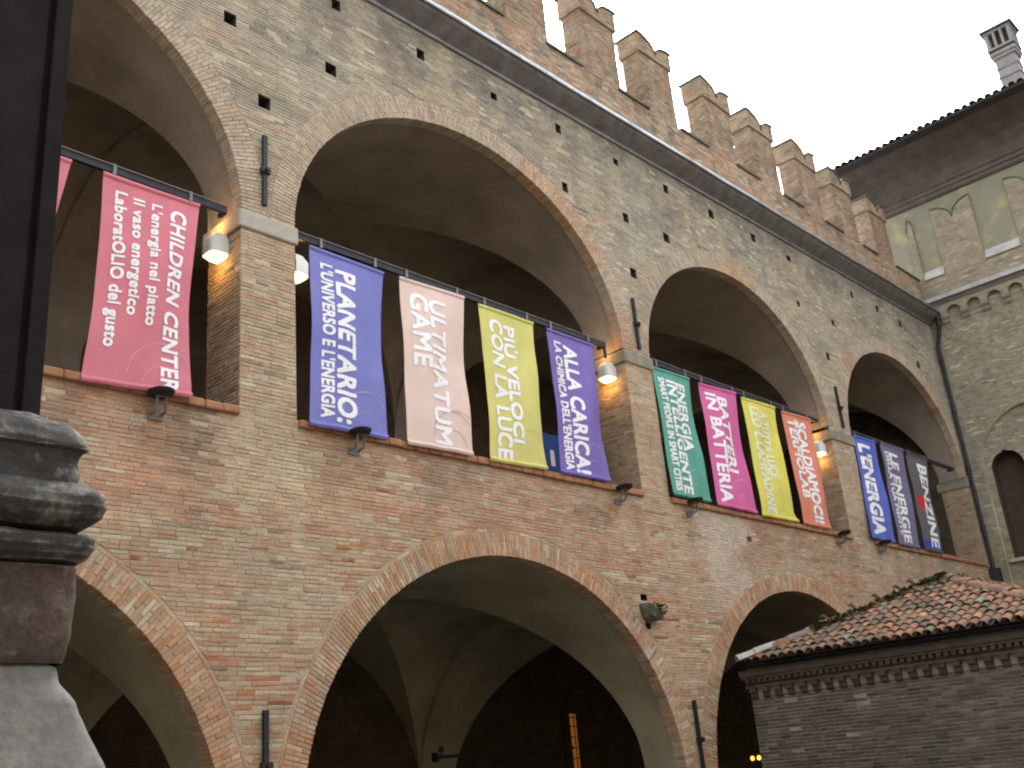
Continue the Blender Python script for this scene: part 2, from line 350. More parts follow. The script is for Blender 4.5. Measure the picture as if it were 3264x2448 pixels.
# ================================================================== ARCADED PALACE FRONT
PAL = thing('arcaded_palace', 'long brick palace front with two storeys of wide arches and swallowtail battlements', 'palace')
UPA = [(3.57, 4.55, 10.6, 3.76), (13.72, 4.55, 10.62, 3.78), (23.75, 4.45, 10.5, 3.66), (34.1, 4.5, 10.36, 3.76)]
LOA = [(3.35, 4.62, .8, 4.26), (13.87, 4.68, 1.1, 4.24), (24.4, 4.75, .92, 4.4), (34.6, 4.6, .9, 4.4)]
SILL = 7.15; TOP = 16.55; XR = 38.85; RU, RL = 0.5, 0.43; T = 1.0; BACK = 8.2
HOLES = [(7.87, 14.32), (10.04, 14.29), (8.57, 12.84), (10.21, 15.91), (12.41, 15.89), (14.6, 15.89), (16.81, 15.9), (19.03, 15.93), (21.21, 15.93), (16.81, 14.3), (19.13, 14.29),
         (20.86, 14.3), (23.39, 15.91), (25.66, 15.92), (19.12, 12.77), (27.75, 15.91), (27.8, 14.35), (30.01, 14.32), (29.11, 12.84), (31.99, 15.85), (33.94, 15.84), (35.77, 15.7),
         (8.0, 15.91), (5.7, 15.9), (36.6, 14.3), (22.5, 6.5), (29.2, 6.85), (17.83, 4.78), (17.85, 4.2)]
def snap(z): return round(z/.065)*.065
hole_open = []; hole_rects = []
for (hx, hz) in HOLES:
    h = 2 if hz < 7 else 3
    z0 = snap(hz)-.065*(h/2 if h % 2 == 0 else 1); wd = random.uniform(.085, .115) if hz < 7 else random.uniform(.095, .135)
    z0 = snap(z0); z1 = z0+.065*(h if hz < 7 else random.choice((3, 4, 4)))
    hole_rects.append((hx-wd, hx+wd, z0, z1)); hole_open.append(rect(hx-wd, hx+wd, z0, z1))
open_wall = [ellipse(*e, wgap=0.05, bottom=SILL-.001) for e in UPA]+[ellipse(*e, wgap=0.05) for e in LOA]+hole_open
open_brick = [ellipse(*e, wgap=RU, bottom=SILL-.001) for e in UPA]+[ellipse(*e, wgap=RL+.075) for e in LOA]+hole_open
imposts = [(8.12, 9.17, 10.3, 10.62), (18.27, 19.3, 10.26, 10.56), (28.2, 29.6, 10.06, 10.38), (38.6, 38.84, 10.0, 10.32)]
PF = plane_front(0.0)
Z0 = 0.0
mortar_strips('wall', -3, XR, Z0, TOP, open_wall, PF, PAL, step=0.065)
cor, whole = bricks(-3, XR, Z0, TOP, open_brick)
ctr = cor.mean(1); cols = np.array([wall_colour(p[0], p[1]) for p in ctr])
vis = []
for i in np.nonzero(whole)[0]:
    s = seen((ctr[i][0], 0, ctr[i][1]))
    if s and s[0] > 62+max(0, (s[1]-400)*.14): vis.append((s[2], i))
vis.sort(); single = [i for _, i in vis[:300]]
keep = np.ones(len(cor), bool); keep[single] = False
brick_mesh('brickwork', cor[keep], cols[keep], PF, PAL)
for i in single:
    q = cor[i]; o = link('brick', random.choice(UNIT), PAL)
    o.location = (ctr[i][0], -random.uniform(-.004, .006), ctr[i][1]); o.scale = (q[1][0]-q[0][0], .05, q[2][1]-q[1][1])
    o.rotation_euler = (random.uniform(-.02, .02), random.uniform(-.006, .006), random.uniform(-.01, .01)); o.color = (*cols[i], 1)
# recesses behind the putlog holes
hb = []
for (a, b_, c_, d_) in hole_rects:
    m = MB(); y1 = .34
    m.add([(a, .012, c_), (b_, .012, c_), (b_, .012, d_), (a, .012, d_), (a, y1, c_), (b_, y1, c_), (b_, y1, d_), (a, y1, d_)], [(4, 5, 6, 7), (0, 1, 5, 4), (1, 2, 6, 5), (2, 3, 7, 6), (3, 0, 4, 7)])
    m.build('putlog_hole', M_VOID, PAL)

# ---- arch rings: every voussoir a wedge set on edge
vou = []          # (centre xyz, angle, radial length, thickness, depth, colour)
def arch_ring(e, wdt, split, table, hood):
    cx, a, cz, b = e; n = 1400; ts = np.linspace(0.0, math.pi, n)
    px, pz = cx+a*np.cos(ts), cz+b*np.sin(ts); s = np.concatenate([[0], np.cumsum(np.hypot(np.diff(px), np.diff(pz)))])
    cnt = int(s[-1]/.067); k0 = RNG.random()*9
    for k in range(cnt):
        sm = (k+.5)*s[-1]/cnt; t = float(np.interp(sm, s, ts)); x, z = cx+a*math.cos(t), cz+b*math.sin(t)
        nx, nzz = math.cos(t)/a, math.sin(t)/b; L = math.hypot(nx, nzz); nx /= L; nzz /= L; ang = math.atan2(nzz, nx)
        th = s[-1]/cnt-.008; th *= (1+wdt*.5/((a+b)/2))
        parts = split[k % len(split)]; r0 = random.uniform(-.006, .004)
        for ln in parts:
            patch = nz(x*.55+k0, z*.55, 5.5); c = pick(RNG, table)
            if patch > .25: c = c*.6+np.array((.45, .24, .13))*.4
            c = c*RNG.uniform(.84, 1.14); rc = r0+ln/2
            vou.append(((x+nx*rc, 0, z+nzz*rc), ang, ln-.008, th*(1+.0*rc), .26 if r0 < .05 else .05, c)); r0 += ln
    if hood:
        for k in range(int(s[-1]/.26)):
            sm = (k+.5)*.26; t = float(np.interp(sm, s, ts)); x, z = cx+a*math.cos(t), cz+b*math.sin(t)
            nx, nzz = math.cos(t)/a, math.sin(t)/b; L = math.hypot(nx, nzz); nx /= L; nzz /= L; ang = math.atan2(nzz, nx)
            rc = wdt+.032; c = pick(RNG, table)*RNG.uniform(.85, 1.12)*np.array((1.05, 1.05, 1.0))
            vou.append(((x+nx*rc, .004, z+nzz*rc), ang, .045, .262, .06, c))
UPR = [(5, (.405, .335, .25)), (3, (.39, .33, .255)), (2, (.36, .315, .26)), (1.5, (.44, .325, .225))]
LWR = [(5, (.46, .30, .195)), (4, (.45, .335, .23)), (3, (.45, .255, .15)), (2, (.49, .42, .31)), (.4, (.30, .235, .175))]
for e in UPA: arch_ring(e, RU, [(.27, .23), (.12, .26, .12)], UPR, False)
for e in LOA: arch_ring(e, RL, [(.28, .15), (.15, .28)], LWR, True)
order = []
for i, v in enumerate(vou):
    s = seen(v[0])
    if s and s[0] > 70+max(0, (s[1]-400)*.16): order.append((s[2], i))
order.sort(); vsingle = set(i for _, i in order[:300])
base = np.array([vv.co[:] for vv in UNITV[0].vertices]); MV = []; MC = []
for i, (p, ang, ln, th, dp, c) in enumerate(vou):
    y0 = -random.uniform(0.0, .009)
    if i in vsingle:
        o = link('voussoir', random.choice(UNITV), PAL); o.location = (p[0], p[1]+y0, p[2]); o.scale = (ln, dp, th); o.rotation_euler = (0, -ang, 0); o.color = (*c, 1)
    else:
        q = base*np.array([ln, dp, th]); ca, sa = math.cos(ang), math.sin(ang)
        MV.append(np.stack([p[0]+q[:, 0]*ca-q[:, 2]*sa, p[1]+y0+q[:, 1], p[2]+q[:, 0]*sa+q[:, 2]*ca], -1)); MC.append(c)
N = len(MV); me = bpy.data.meshes.new('voussoirs'); me.from_pydata(np.concatenate(MV).tolist(), [], (np.array(FQ)[None]+12*np.arange(N)[:, None, None]).reshape(-1, 4).tolist())
me.materials.append(M_BRICK); at = me.color_attributes.new('Col', 'FLOAT_COLOR', 'POINT'); arr = np.ones((N*12, 4), 'f'); arr[:, :3] = np.repeat(np.array(MC), 12, 0); at.data.foreach_set('color', arr.ravel())
link('arch_rings', me, PAL, 'stuff')
# ring bed joints: mortar behind the voussoirs
for e, wd in [(e, RU) for e in UPA]+[(e, RL+.07) for e in LOA]:
    cx, a, cz, b = e; m = MB(); n = 96
    for i in range(n):
        t0, t1 = math.pi*i/n, math.pi*(i+1)/n
        P_ = lambda t, r, y: (cx+(a+r)*math.cos(t), y, cz+(b+r)*math.sin(t))
        m.add([P_(t0, .012, .0125), P_(t0, wd, .0125), P_(t1, wd, .0125), P_(t1, .012, .0125)], [(0, 1, 2, 3)])
    m.build('ring_mortar', M_MORTAR, PAL)

# ---- imposts, sills, jambs, piers
def bevel_box(m, x0, x1, y0, y1, z0, z1, r=.025):
    pts = [(x0+r, y0), (x1-r, y0), (x1, y0+r), (x1, y1), (x0, y1), (x0, y0+r)]
    zs = [(z0, .6*r), (z0+r, 0), (z1-r, 0), (z1, .6*r)]; n = len(pts); cxm, cym = (x0+x1)/2, (y0+y1)/2
    vs = []
    for z, ins in zs:
        vs += [(x+(ins if x < cxm else -ins), y+(ins if y < cym else 0), z) for x, y in pts]
    fs = [(i+n*k, (i+1) % n+n*k, (i+1) % n+n*(k+1), i+n*(k+1)) for k in range(3) for i in range(n)]+[tuple(range(n-1, -1, -1)), tuple(range(3*n, 4*n))]
    m.add(vs, fs)
M_STONE2 = plain('darker_impost_stone', (0.23, 0.215, 0.17), lo=0.7, hi=1.2, scale=3, fine=35)  # darker stone for the imposts further right
for (a, b, c, d) in imposts:
    m = MB(); bevel_box(m, a-.05, b+.05, -.05, T+.1, c, d); m.build('impost', M_STONE if a < 10 else M_STONE2, PAL)
def row_colour_fn(table, dark=1.0): return lambda u, v: pick(RNG, table)*RNG.uniform(.82, 1.14)*dark
PX = plane_minus_x
for (a, b), e1, e2 in [((8.12, 9.17), 0, 1), ((18.27, 19.3), 1, 2), ((28.2, 29.6), 2, 3), ((38.6, 38.84), 3, None)]:
    top = imposts[[8.12, 18.27, 28.2, 38.6].index(a)][2]
    m = MB(); m.box(a+.013, b-.013, .02, T, 5.9, top); m.build('pier', M_MORTAR, PAL)
    cr, _ = bricks(-T, -.0, SILL, top, []); cf = row_colour_fn(PIER, .8)
    brick_mesh('jamb_brickwork', cr, np.array([cf(*q) for q in cr.mean(1)]), PX(a), PAL)
for a, b in ((7.97, 9.19), (18.55, 19.65), (29.15, 30.0)):
    m = MB(); m.box(a+.05, b-.05, .03, T, 0, 1.05); m.build('pier', M_MORTAR, PAL)
M_SILL = plain('terracotta_sill', (.34, .17, .09), lo=.7, hi=1.2, scale=3, fine=30, bump_s=.5)
for (x0, x1) in ((-.9, 8.1), (9.19, 18.25), (19.32, 28.18), (29.62, 38.6)):
    sl = link('sill', bpy.data.meshes.new('sill'), PAL)
    m = MB(); m.box(x0, x1, -.03, .3, 7.03, 7.125); me = m.build('bed', M_SILL, sl); 
    n = int((x1-x0)/.3); w_ = (x1-x0)/n
    mm = MB(); bevel_box(mm, -w_/2+.004, w_/2-.004, -.085, .3, 0, .125, .02); ref = mm.build('sill_tile', M_SILL, sl)
    for k in range(n):
        o = ref if k == 0 else link('sill_tile', ref.data, sl)
        o.location = (x0+(k+.5)*w_, random.uniform(-.008, .008), 7.028+random.uniform(-.006, .006)); o.rotation_euler = (0, random.uniform(-.012, .012), random.uniform(-.01, .01))
    # parapet behind the sill
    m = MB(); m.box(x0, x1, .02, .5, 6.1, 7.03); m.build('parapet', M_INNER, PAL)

# ---- vaults: front soffit + four webs per bay, walls, floor, roof
def vault(e, name, mat):
    cx, a, cz, b = e; cy, bh = (T+BACK)/2, (BACK-T)/2; m = MB(); ns, nr = 48, 14
    a_s = a+.035; b_s = b+.035
    sv = [math.sin(math.pi/2*(-1+2*i/ns)) for i in range(ns+1)]
    zA = lambda s: cz+b_s*math.sqrt(max(0, 1-s*s))
    def grid(fn, n1, n2, flip):
        k = len(m.v); vs = [fn(i, j) for i in range(n1+1) for j in range(n2+1)]
        fs = []
        for i in range(n1):
            for j in range(n2):
                q = (i*(n2+1)+j, (i+1)*(n2+1)+j, (i+1)*(n2+1)+j+1, i*(n2+1)+j+1); fs.append(q if flip else q[::-1])
        m.add(vs, fs)
    grid(lambda i, j: (cx+a_s*sv[i], .10+(T-.10)*j/3, zA(sv[i])), ns, 3, True)                           # soffit under the front arch
    grid(lambda i, j: (cx+a_s*sv[i], cy-bh*(1-(j/nr)*(1-abs(sv[i]))), zA(sv[i])), ns, nr, True)          # front web
    grid(lambda i, j: (cx+a_s*sv[i], cy+bh*(1-(j/nr)*(1-abs(sv[i]))), zA(sv[i])), ns, nr, False)         # back web
    grid(lambda i, j: (cx-a_s*(1-(j/nr)*(1-abs(sv[i]))), cy+bh*sv[i], zA(sv[i])), ns, nr, False)
    grid(lambda i, j: (cx+a_s*(1-(j/nr)*(1-abs(sv[i]))), cy+bh*sv[i], zA(sv[i])), ns, nr, True)
    return m.build(name, mat, PAL, smooth=35)
def cross_strip(x0, x1, cz, b, name, mat):
    cy, bh = (T+BACK)/2, (BACK-T)/2; m = MB(); n = 32
    for i in range(n):
        t0, t1 = math.pi*i/n, math.pi*(i+1)/n
        P_ = lambda x, t, up: (x, cy-bh*math.cos(t), cz+b*math.sin(t)+up)
        m.add([P_(x0, t0, 0), P_(x1, t0, 0), P_(x1, t1, 0), P_(x0, t1, 0), P_(x0, t0, .7), P_(x1, t0, .7), P_(x1, t1, .7), P_(x0, t1, .7)], [(0, 1, 2, 3), (0, 3, 7, 4), (1, 5, 6, 2)])
    m.build(name, mat, PAL, smooth=35)
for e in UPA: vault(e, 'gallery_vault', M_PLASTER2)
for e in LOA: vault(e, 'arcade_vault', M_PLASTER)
for L, mt_ in ((UPA, M_PLASTER2), (LOA, M_PLASTER)):
    for e, f in zip(L[:-1], L[1:]): cross_strip(e[0]+e[1]-.02, f[0]-f[1]+.02, min(e[2], f[2])-.02, min(e[3], f[3])-.04, 'transverse_arch', mt_)
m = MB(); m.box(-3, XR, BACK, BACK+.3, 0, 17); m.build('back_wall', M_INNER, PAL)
m = MB(); m.box(-3, XR, .5, BACK, 5.75, 6.05); m.build('gallery_floor', M_PLASTER, PAL)
m = MB(); m.box(-3, XR, .7, BACK+.3, 16.9, 17.1); m.build('sky_block_roof', M_LEAD, PAL)  # unseen roof slab, added to keep sky light out of the vaults
m = MB(); m.box(-3.3, -3, 0, BACK+.3, 0, 17); m.build('end_wall', M_INNER, PAL)
m = MB(); m.box(38.62, XR+.2, 1.0, BACK+.3, 0, 17); m.build('end_wall', M_INNER, PAL)
# pilasters on the back wall, as slim corbelled shafts under the vault springing
for x, zc in ((8.65, 10.6), (18.8, 10.55), (28.9, 10.4)):
    m = MB(); m.box(x-.4, x+.4, BACK-.22, BACK+.02, 6.05, zc); m.build('pilaster', M_INNER, PAL)
for x in (8.6, 18.95, 29.4):
    m = MB(); m.box(x-.35, x+.35, BACK-.25, BACK+.02, 0, .95); m.build('pilaster', M_INNER, PAL)
# doorway openings on the gallery's back wall
# lit slit window deep in the lower arcade
wn = MB(); wn.box(24.2, 24.95, BACK-.06, BACK-.01, .9, 3.3); win = wn.build('window', M_VOID, PAL, label='narrow amber lit window with iron bars in the dark lower arcade')
p = MB(); p.box(24.5, 24.76, BACK-.075, BACK-.062, .9, 3.12); p.build('pane', M_AMBER, win)
p = MB()
for z in (1.25, 1.55, 1.85, 2.15, 2.45, 2.75, 3.0): p.box(24.46, 24.8, BACK-.10, BACK-.08, z, z+.025)
p.box(24.625, 24.645, BACK-.105, BACK-.085, .9, 3.12); p.build('bars', M_IRON, win)

# ---- cornice, gutter, parapet wall, merlons
GY = -.5
m = MB(); prof = [(.02, 16.5), (-.06, 16.5), (-.08, 16.56), (-.30, 16.66), (-.44, 16.74), (GY, 16.79), (GY, 16.84), (.02, 16.95)]
m.prism(prof, -3, XR, lambda u, v, d: (d, u, v)); m.build('cornice', M_LEAD, PAL, recalc=True)
m = MB(); n = 90
ring = lambda x: [(x, GY+.02+.0*x, 16.845), (x, GY-.055, 16.80+.022*nz(x*.5, 2.2)), (x, GY-.075+.012*nz(x*1.3, 8.1), 16.835+.025*nz(x*.5, 2.2)), (x, GY-.07, 16.885+.02*nz(x*.6, 5)), (x, GY-.05, 16.90), (x, GY-.04, 16.87)]
for i in range(n+1):
    x = -3+(XR+3)*i/n; m.v += ring(x); m.c += [(1, 1, 1)]*6
for i in range(n):
    for k in range(5): m.f.append((i*6+k, (i+1)*6+k, (i+1)*6+k+1, i*6+k+1))
m.build('gutter', M_ZINC, PAL, smooth=40)
LED = 18.45
MERL = [9.5, 12.35, 15.22, 18.12, 21.0, 23.95, 26.8, 29.6, 32.42, 35.2]; MW = 1.5
mortar_strips('parapet_wall', 4, XR, 16.85, LED, [], PF, PAL)
cor, _ = bricks(4, XR, 16.85, LED, [])
PARA = [(5, (.40, .305, .215)), (4, (.37, .30, .22)), (2, (.42, .265, .175)), (1, (.38, .20, .125)), (1, (.46, .39, .29)), (.6, (.24, .20, .16))]
def para_col(u, v):
    c = pick(RNG, PARA); n1 = nz(u*.7, v*1.4, 2.7)
    k = min(.7, max(0, n1*2)); c = c*(1-k)+np.array((.42, .25, .165))*k
    n2 = nz(u*2.2+5, v*.7, 8); k = min(.6, max(0, (n2-.12)*2.2)); c = c*(1-k)+np.array((.19, .175, .15))*k
    if v > 18 and nz(u*1.5, 7.7) > 0: c = c*.8
    return c*RNG.uniform(.84, 1.14)
brick_mesh('parapet_brickwork', cor, np.array([para_col(*q) for q in cor.mean(1)]), PF, PAL)
m = MB(); m.box(4, XR, .03, .55, 16.95, LED-.01); m.build('parapet_core', M_MORTAR, PAL)
def merlon_meshes():
    W_, D_ = MW, .62; zb, zt = LED-.01, 20.42+random.uniform(-.05, .04); nt_, hr_ = 20.63+random.uniform(-.06, .05), .5+random.uniform(-.07, .05); wl, wr = random.uniform(-.07, .0), random.uniform(-.09, .0)
    m = MB(); m.box(.013, W_-.013, .013, D_, zb, zt, (.3, .255, .185))
    # swallowtail head
    def head(x0, x1, lift):
        hw = (x1-x0)/2; xm = (x0+x1)/2; pts = [(x0, zt), (x1, zt)]; k = 9
        for i in range(k+1):
            s = 1-i/k; pts.append((xm+hw*s, nt_+lift+wr*s+hr_*math.sqrt(max(0, 1-(1-s)**2))+.012*nz(i*1.7, W_*9+nt_*50)))
        for i in range(1, k+1):
            s = i/k; pts.append((xm-hw*s, nt_+lift+wl*s+hr_*math.sqrt(max(0, 1-(1-s)**2))+.012*nz(i*1.9+5, nt_*50)))
        return pts
    m2 = MB(); pts = head(-.055, W_+.055, 0); m2.prism(pts, -.055, D_+.055)
    hcol = (.33, .265, .19)
    m.add(m2.v, m2.f, hcol)
    cr1, _ = bricks(0, W_, zb, zt, []); P1 = PF
    cr2, _ = bricks(-D_, 0, zb, zt, []); P2 = plane_minus_x(0.0)
    def swal(u0, u1, fn):
        cr, _ = bricks(u0, u1, zt+.01, 21.12, []); out_ = []
        for q in cr:
            zm = min(fn(u) for u in q[:, 0])
            if zm < q[0][1]+.02: continue
            q[2, 1] = min(q[2, 1], fn(q[2, 0])); q[3, 1] = min(q[3, 1], fn(q[3, 0])); out_.append(q)
        return np.array(out_)
    hw_ = W_/2+.055
    cr3 = swal(-.05, W_+.05, lambda u: nt_+(wr if u > W_/2 else wl)*min(1, abs(u-W_/2)/hw_)+hr_*math.sqrt(max(0, 1-(1-min(1, abs(u-W_/2)/hw_))**2))); cr4 = swal(-D_-.05, .05, lambda u: nt_+hr_+wl-.01)
    for cr, P in ((cr1, P1), (cr2, P2), (cr3, plane_front(-.062)), (cr4, plane_minus_x(-.062))):
        colr = np.array([para_col(u+3, v)*(0.95) for u, v in cr.mean(1)])
        t = brick_mesh('t', cr, colr, P, None, mesh_only=True); k = len(m.v)
        co = np.zeros(len(t.vertices)*3, 'f'); t.vertices.foreach_get('co', co); m.v += [tuple(x) for x in co.reshape(-1, 3)]
        m.f += [tuple(i+k for i in p_.vertices) for p_ in t.polygons]; m.c += [tuple(x) for x in np.repeat(colr, 12, 0)]; bpy.data.meshes.remove(t)
    # head facing bricks: courses on the swallowtail front and its left cheek
    body = m
    cp = MB(); up = head(-.10, W_+.10, .045)[2:]; dn = head(-.10, W_+.10, -.01)[2:]; n = len(up)
    for d0, d1 in ((-.10, D_+.10),):
        k = len(cp.v); cp.add([(x, d0, z) for x, z in up]+[(x, d0, z) for x, z in dn]+[(x, d1, z) for x, z in up]+[(x, d1, z) for x, z in dn], [])
        for i in range(n-1):
            if abs(up[i][0]-up[i+1][0]) < 1e-6: continue
            cp.f += [(k+i, k+i+1, k+n+i+1, k+n+i), (k+2*n+i, k+3*n+i, k+3*n+i+1, k+2*n+i+1), (k+i, k+2*n+i, k+2*n+i+1, k+i+1), (k+n+i, k+n+i+1, k+3*n+i+1, k+3*n+i)]
        cp.f += [(k, k+n, k+3*n, k+2*n), (k+n-1, k+3*n-1, k+4*n-1, k+2*n-1)]
    return body, cp
VAR = []
for _ in range(len(MERL)):
    b_, c_ = merlon_meshes(); ob = b_.build('merlon', M_BRICK, PAL, colors=True, recalc=False); oc = c_.build('coping', M_COPE, ob, recalc=True); VAR.append((ob, oc))
for i, x in enumerate(MERL):
    ob, oc = VAR[i]
    ob.location = (x+random.uniform(-.03, .03), random.uniform(-.01, .01), random.uniform(-.03, .03)); ob.rotation_euler = (0, random.uniform(-.008, .008), random.uniform(-.015, .015))
for x0, x1 in zip([m_+MW for m_ in MERL], MERL[1:]+[XR-.02]):
    m = MB(); m.prism([(-.06, LED-.02), (.6, LED+.06), (.6, LED+.13), (-.06, LED+.055)], x0+.02, x1-.02, lambda u, v, d: (d, u, v)); m.build('ledge', M_COPE, PAL, recalc=True)

# ---- iron tie anchors on the front, tie rod in the lower arcade
def anchor(x, z0, z1):
    m = MB(); m.box(x-.04, x+.04, -.075, -.02, z0, z1); zc = z0+(z1-z0)*.48; m.box(x-.085, x+.085, -.11, -.03, zc-.05, zc+.05); m.tube((x, -.16, zc), (x, .02, zc), .035)
    m.build('wall_anchor', M_IRON, PAL)
for a in ((8.54, 10.83, 12.2), (18.86, 10.7, 12.03), (29.06, 10.55, 11.9), (8.55, 1.3, 2.72), (19.06, 1.2, 2.72)): anchor(*a)
m = MB(); m.box(18.0, 23.2, 6.95, 7.02, 2.09, 2.17); m.box(17.96, 18.08, 6.92, 7.05, 2.02, 2.24); m.build('tie_rod', M_IRON, PAL)

# ================================================================== SIDE WING ON THE RIGHT
WING = thing('side_wing', 'tall brick wing with dark overhanging eaves closing the courtyard on the right', 'building')
PW = plane_minus_x(XR)
WT = [(5, (.325, .30, .225)), (4, (.30, .28, .21)), (2, (.35, .295, .205)), (2, (.27, .255, .20)), (1, (.37, .285, .195)), (.8, (.42, .385, .30))]
def wing_col(u, v):
    c = pick(RNG, WT); n1 = nz(u*.8, v*.6, 6)
    if v < 10: k = min(.5, max(0, (10-v)*.12+n1*.5)); c = c*(1-k)+np.array((.30, .20, .125))*k
    if v > 17.5: k = .5+n1; k = max(0, min(.6, k)); c = c*(1-k)+np.array((.36, .27, .195))*k
    return c*RNG.uniform(.85, 1.13)*np.array((.83, .87, .865))
BA = ellipse(2.75, 2.15, 10.5, 2.1, bottom=4)
niche1 = ellipse(1.42, .58, 10.45, .62, bottom=7.2); niche2 = ellipse(3.9, .58, 10.45, .62, bottom=7.2)
mortar_strips('wall', -1.0, 13, 3.5, 18.4, [BA], PW, WING, step=.065)
cor, _ = bricks(0, 8.5, 4.5, 18.4, [BA]); brick_mesh('brickwork', cor, np.array([wing_col(*q) for q in cor.mean(1)]), PW, WING)
PW2 = plane_minus_x(XR+.16)
mortar_strips('recessed_wall', .55, 4.95, 4.5, 12.7, [niche1, niche2], PW2, WING, step=.065)
BAr = lambda v: None
def inside(cr):
    k = []
    for q in cr:
        c = q.mean(0); r = BA(min(max(c[1], 4.1), 12.59)); k.append(r is not None and r[0]-.05 < c[0] < r[1]+.05)
    return cr[np.array(k)]
cor, _ = bricks(.55, 4.95, 4.5, 12.7, [niche1, niche2]); cor = inside(cor); brick_mesh('recessed_brickwork', cor, np.array([wing_col(*q) for q in cor.mean(1)]), PW2, WING)
# reveal of the blind arch and the niches
def reveal(e, x0, x1, bottom, mat, name, back):
    cx, a, cz, b = e; pts = [(cx+a, bottom)]+[(cx+a*math.cos(t), cz+b*math.sin(t)) for t in [math.pi*i/24 for i in range(25)]]+[(cx-a, bottom)]
    m = MB(); n = len(pts)
    m.add([(x0, -u, v) for u, v in pts]+[(x1, -u, v) for u, v in pts], [(i, i+1, n+i+1, n+i) for i in range(n-1)])
    if back: m.add([(x1, -u, v) for u, v in pts], [tuple(range(n-1, -1, -1))])
    return m.build(name, mat, WING)
reveal((2.75, 2.15, 10.5, 2.1), XR+.013, XR+.18, 4.0, M_MORTAR, 'blind_arch_reveal', False)
for u in (1.42, 3.9):
    reveal((u, .58, 10.45, .62), XR+.17, XR+.75, 7.2, M_INNER, 'niche', True)
    m = MB(); m.box(XR+.0, XR+.22, -u-.72, -u+.72, 7.08, 7.2); m.build('niche_sill', M_STONE, WING)
# corbel table
m = MB(); m.box(XR-.30, XR, -13, 0.0, 17.33, 17.50); m.build('string_course', M_STRING, WING)
m = MB(); m.box(XR-.22, XR-.005, -13, 0.0, 17.13, 17.325); m.build('string_bed', M_FRIEZE, WING)
PITCH = .77; R0 = .27
fr = MB(); pts = []
u = -.0; top = 17.125; spring = 16.72
centres = [.28+PITCH*k for k in range(12)]
WC = plain('corbel_brick', (.255, .225, .165), lo=.7, hi=1.2, scale=5, fine=30)
for c in centres:
    a0, a1 = c-PITCH/2, c+PITCH/2
    pl = [(a0, top), (a0, spring)]+[(c-R0*math.cos(t), spring+R0*math.sin(t)) for t in [math.pi*i/12 for i in range(13)]]+[(a1, spring), (a1, top)]
    n = len(pl)
    x0, x1 = XR-.2, XR-.006
    # front split in a fan of quads above the little arch
    for i in range(2, n-3):
        (ua, va), (ub, vb) = pl[i], pl[i+1]
        fr.add([(x0, -ua, va), (x0, -ub, vb), (x0, -ub, top), (x0, -ua, top)], [(0, 3, 2, 1)]); fr.add([(x0, -ua, va), (x0, -ub, vb), (x1, -ub, vb), (x1, -ua, va)], [(0, 1, 2, 3)])
    for (ua, ub) in ((a0, c-R0), (c+R0, a1)):
        fr.add([(x0, -ua, spring), (x0, -ub, spring), (x0, -ub, top), (x0, -ua, top)], [(0, 3, 2, 1)])
fr.build('arch_frieze', WC, WING)
cb = MB(); hw = PITCH/2-R0+.03
cb.prism([(0, 0), (-.2, 0), (-.2, -.10), (-.15, -.17), (-.10, -.20), (-.10, -.29), (-.04, -.36), (0, -.36)], -hw, hw, lambda u, v, d: (u, d, v))
ref = cb.build('corbel', WC, WING, recalc=True)
for k in range(12):
    o = ref if k == 0 else link('corbel', ref.data, WING)
    o.location = (XR-.004, -(.28+PITCH*k+PITCH/2), spring)
# former battlements walled into the wing
def relief(y0, y1, full=True):
    W_ = y1-y0; zt = 20.55; k = 8; xm = W_/2; hw = W_/2; pts = [(0, 18.3), (W_, 18.3)]
    if full:
        for i in range(k+1):
            s = 1-i/k; pts.append((xm+hw*s, zt+.62*math.sqrt(max(0, 1-(1-s)**2))))
        for i in range(1, k+1):
            s = i/k; pts.append((xm-hw*s, zt+.62*math.sqrt(max(0, 1-(1-s)**2))))
    else: pts += [(W_, 20.9), (W_*.5, 21.15), (0, 20.6)]
    m = MB(); m.prism([(y0+u, v) for u, v in pts], XR+.10, XR-.012, lambda u, v, d: (d, -u, v))
    col = (.30, .26, .19); m.c = [col]*len(m.v)
    def opn(v):
        return None
    cr, _ = bricks(y0+.01, y1-.01, 18.35, 21.1, []); kk = []
    for q in cr:
        ok = True
        for (u, v) in q:
            s = abs((u-y0-xm)/hw)
            lim = zt+.62*math.sqrt(max(0, 1-(1-min(1, s))**2)) if full else 20.75
            if v > lim: ok = False
        kk.append(ok)
    cr = cr[np.array(kk)]; colr = np.array([wing_col(u, v) for u, v in cr.mean(1)])
    t = brick_mesh('t', cr, colr, plane_minus_x(XR-.016), None, mesh_only=True); k0 = len(m.v)
    co = np.zeros(len(t.vertices)*3, 'f'); t.vertices.foreach_get('co', co); m.v += [tuple(x) for x in co.reshape(-1, 3)]
    m.f += [tuple(i+k0 for i in p_.vertices) for p_ in t.polygons]; m.c += [tuple(x) for x in np.repeat(colr, 12, 0)]; bpy.data.meshes.remove(t)
    ob = m.build('walled_up_merlon', M_BRICK, WING, colors=True, recalc=True)
    m = MB(); up = pts[2:]
    for (ua, va), (ub, vb) in zip(up[:-1], up[1:]):
        m.add([(XR-.05, -(y0+ua), va+.05), (XR-.05, -(y0+ub), vb+.05), (XR-.05, -(y0+ub), vb-.01), (XR-.05, -(y0+ua), va-.01), (XR+.1, -(y0+ua), va+.05), (XR+.1, -(y0+ub), vb+.05), (XR+.1, -(y0+ub), vb-.01), (XR+.1, -(y0+ua), va-.01)],
              [(0, 1, 2, 3), (0, 4, 5, 1), (3, 2, 6, 7)])
    m.build('coping', M_COPE, ob)
REL = [(-.05, .22, False), (1.04, 2.6, True), (3.95, 5.5, True), (6.85, 8.4, True)]
for r in REL: relief(*r)
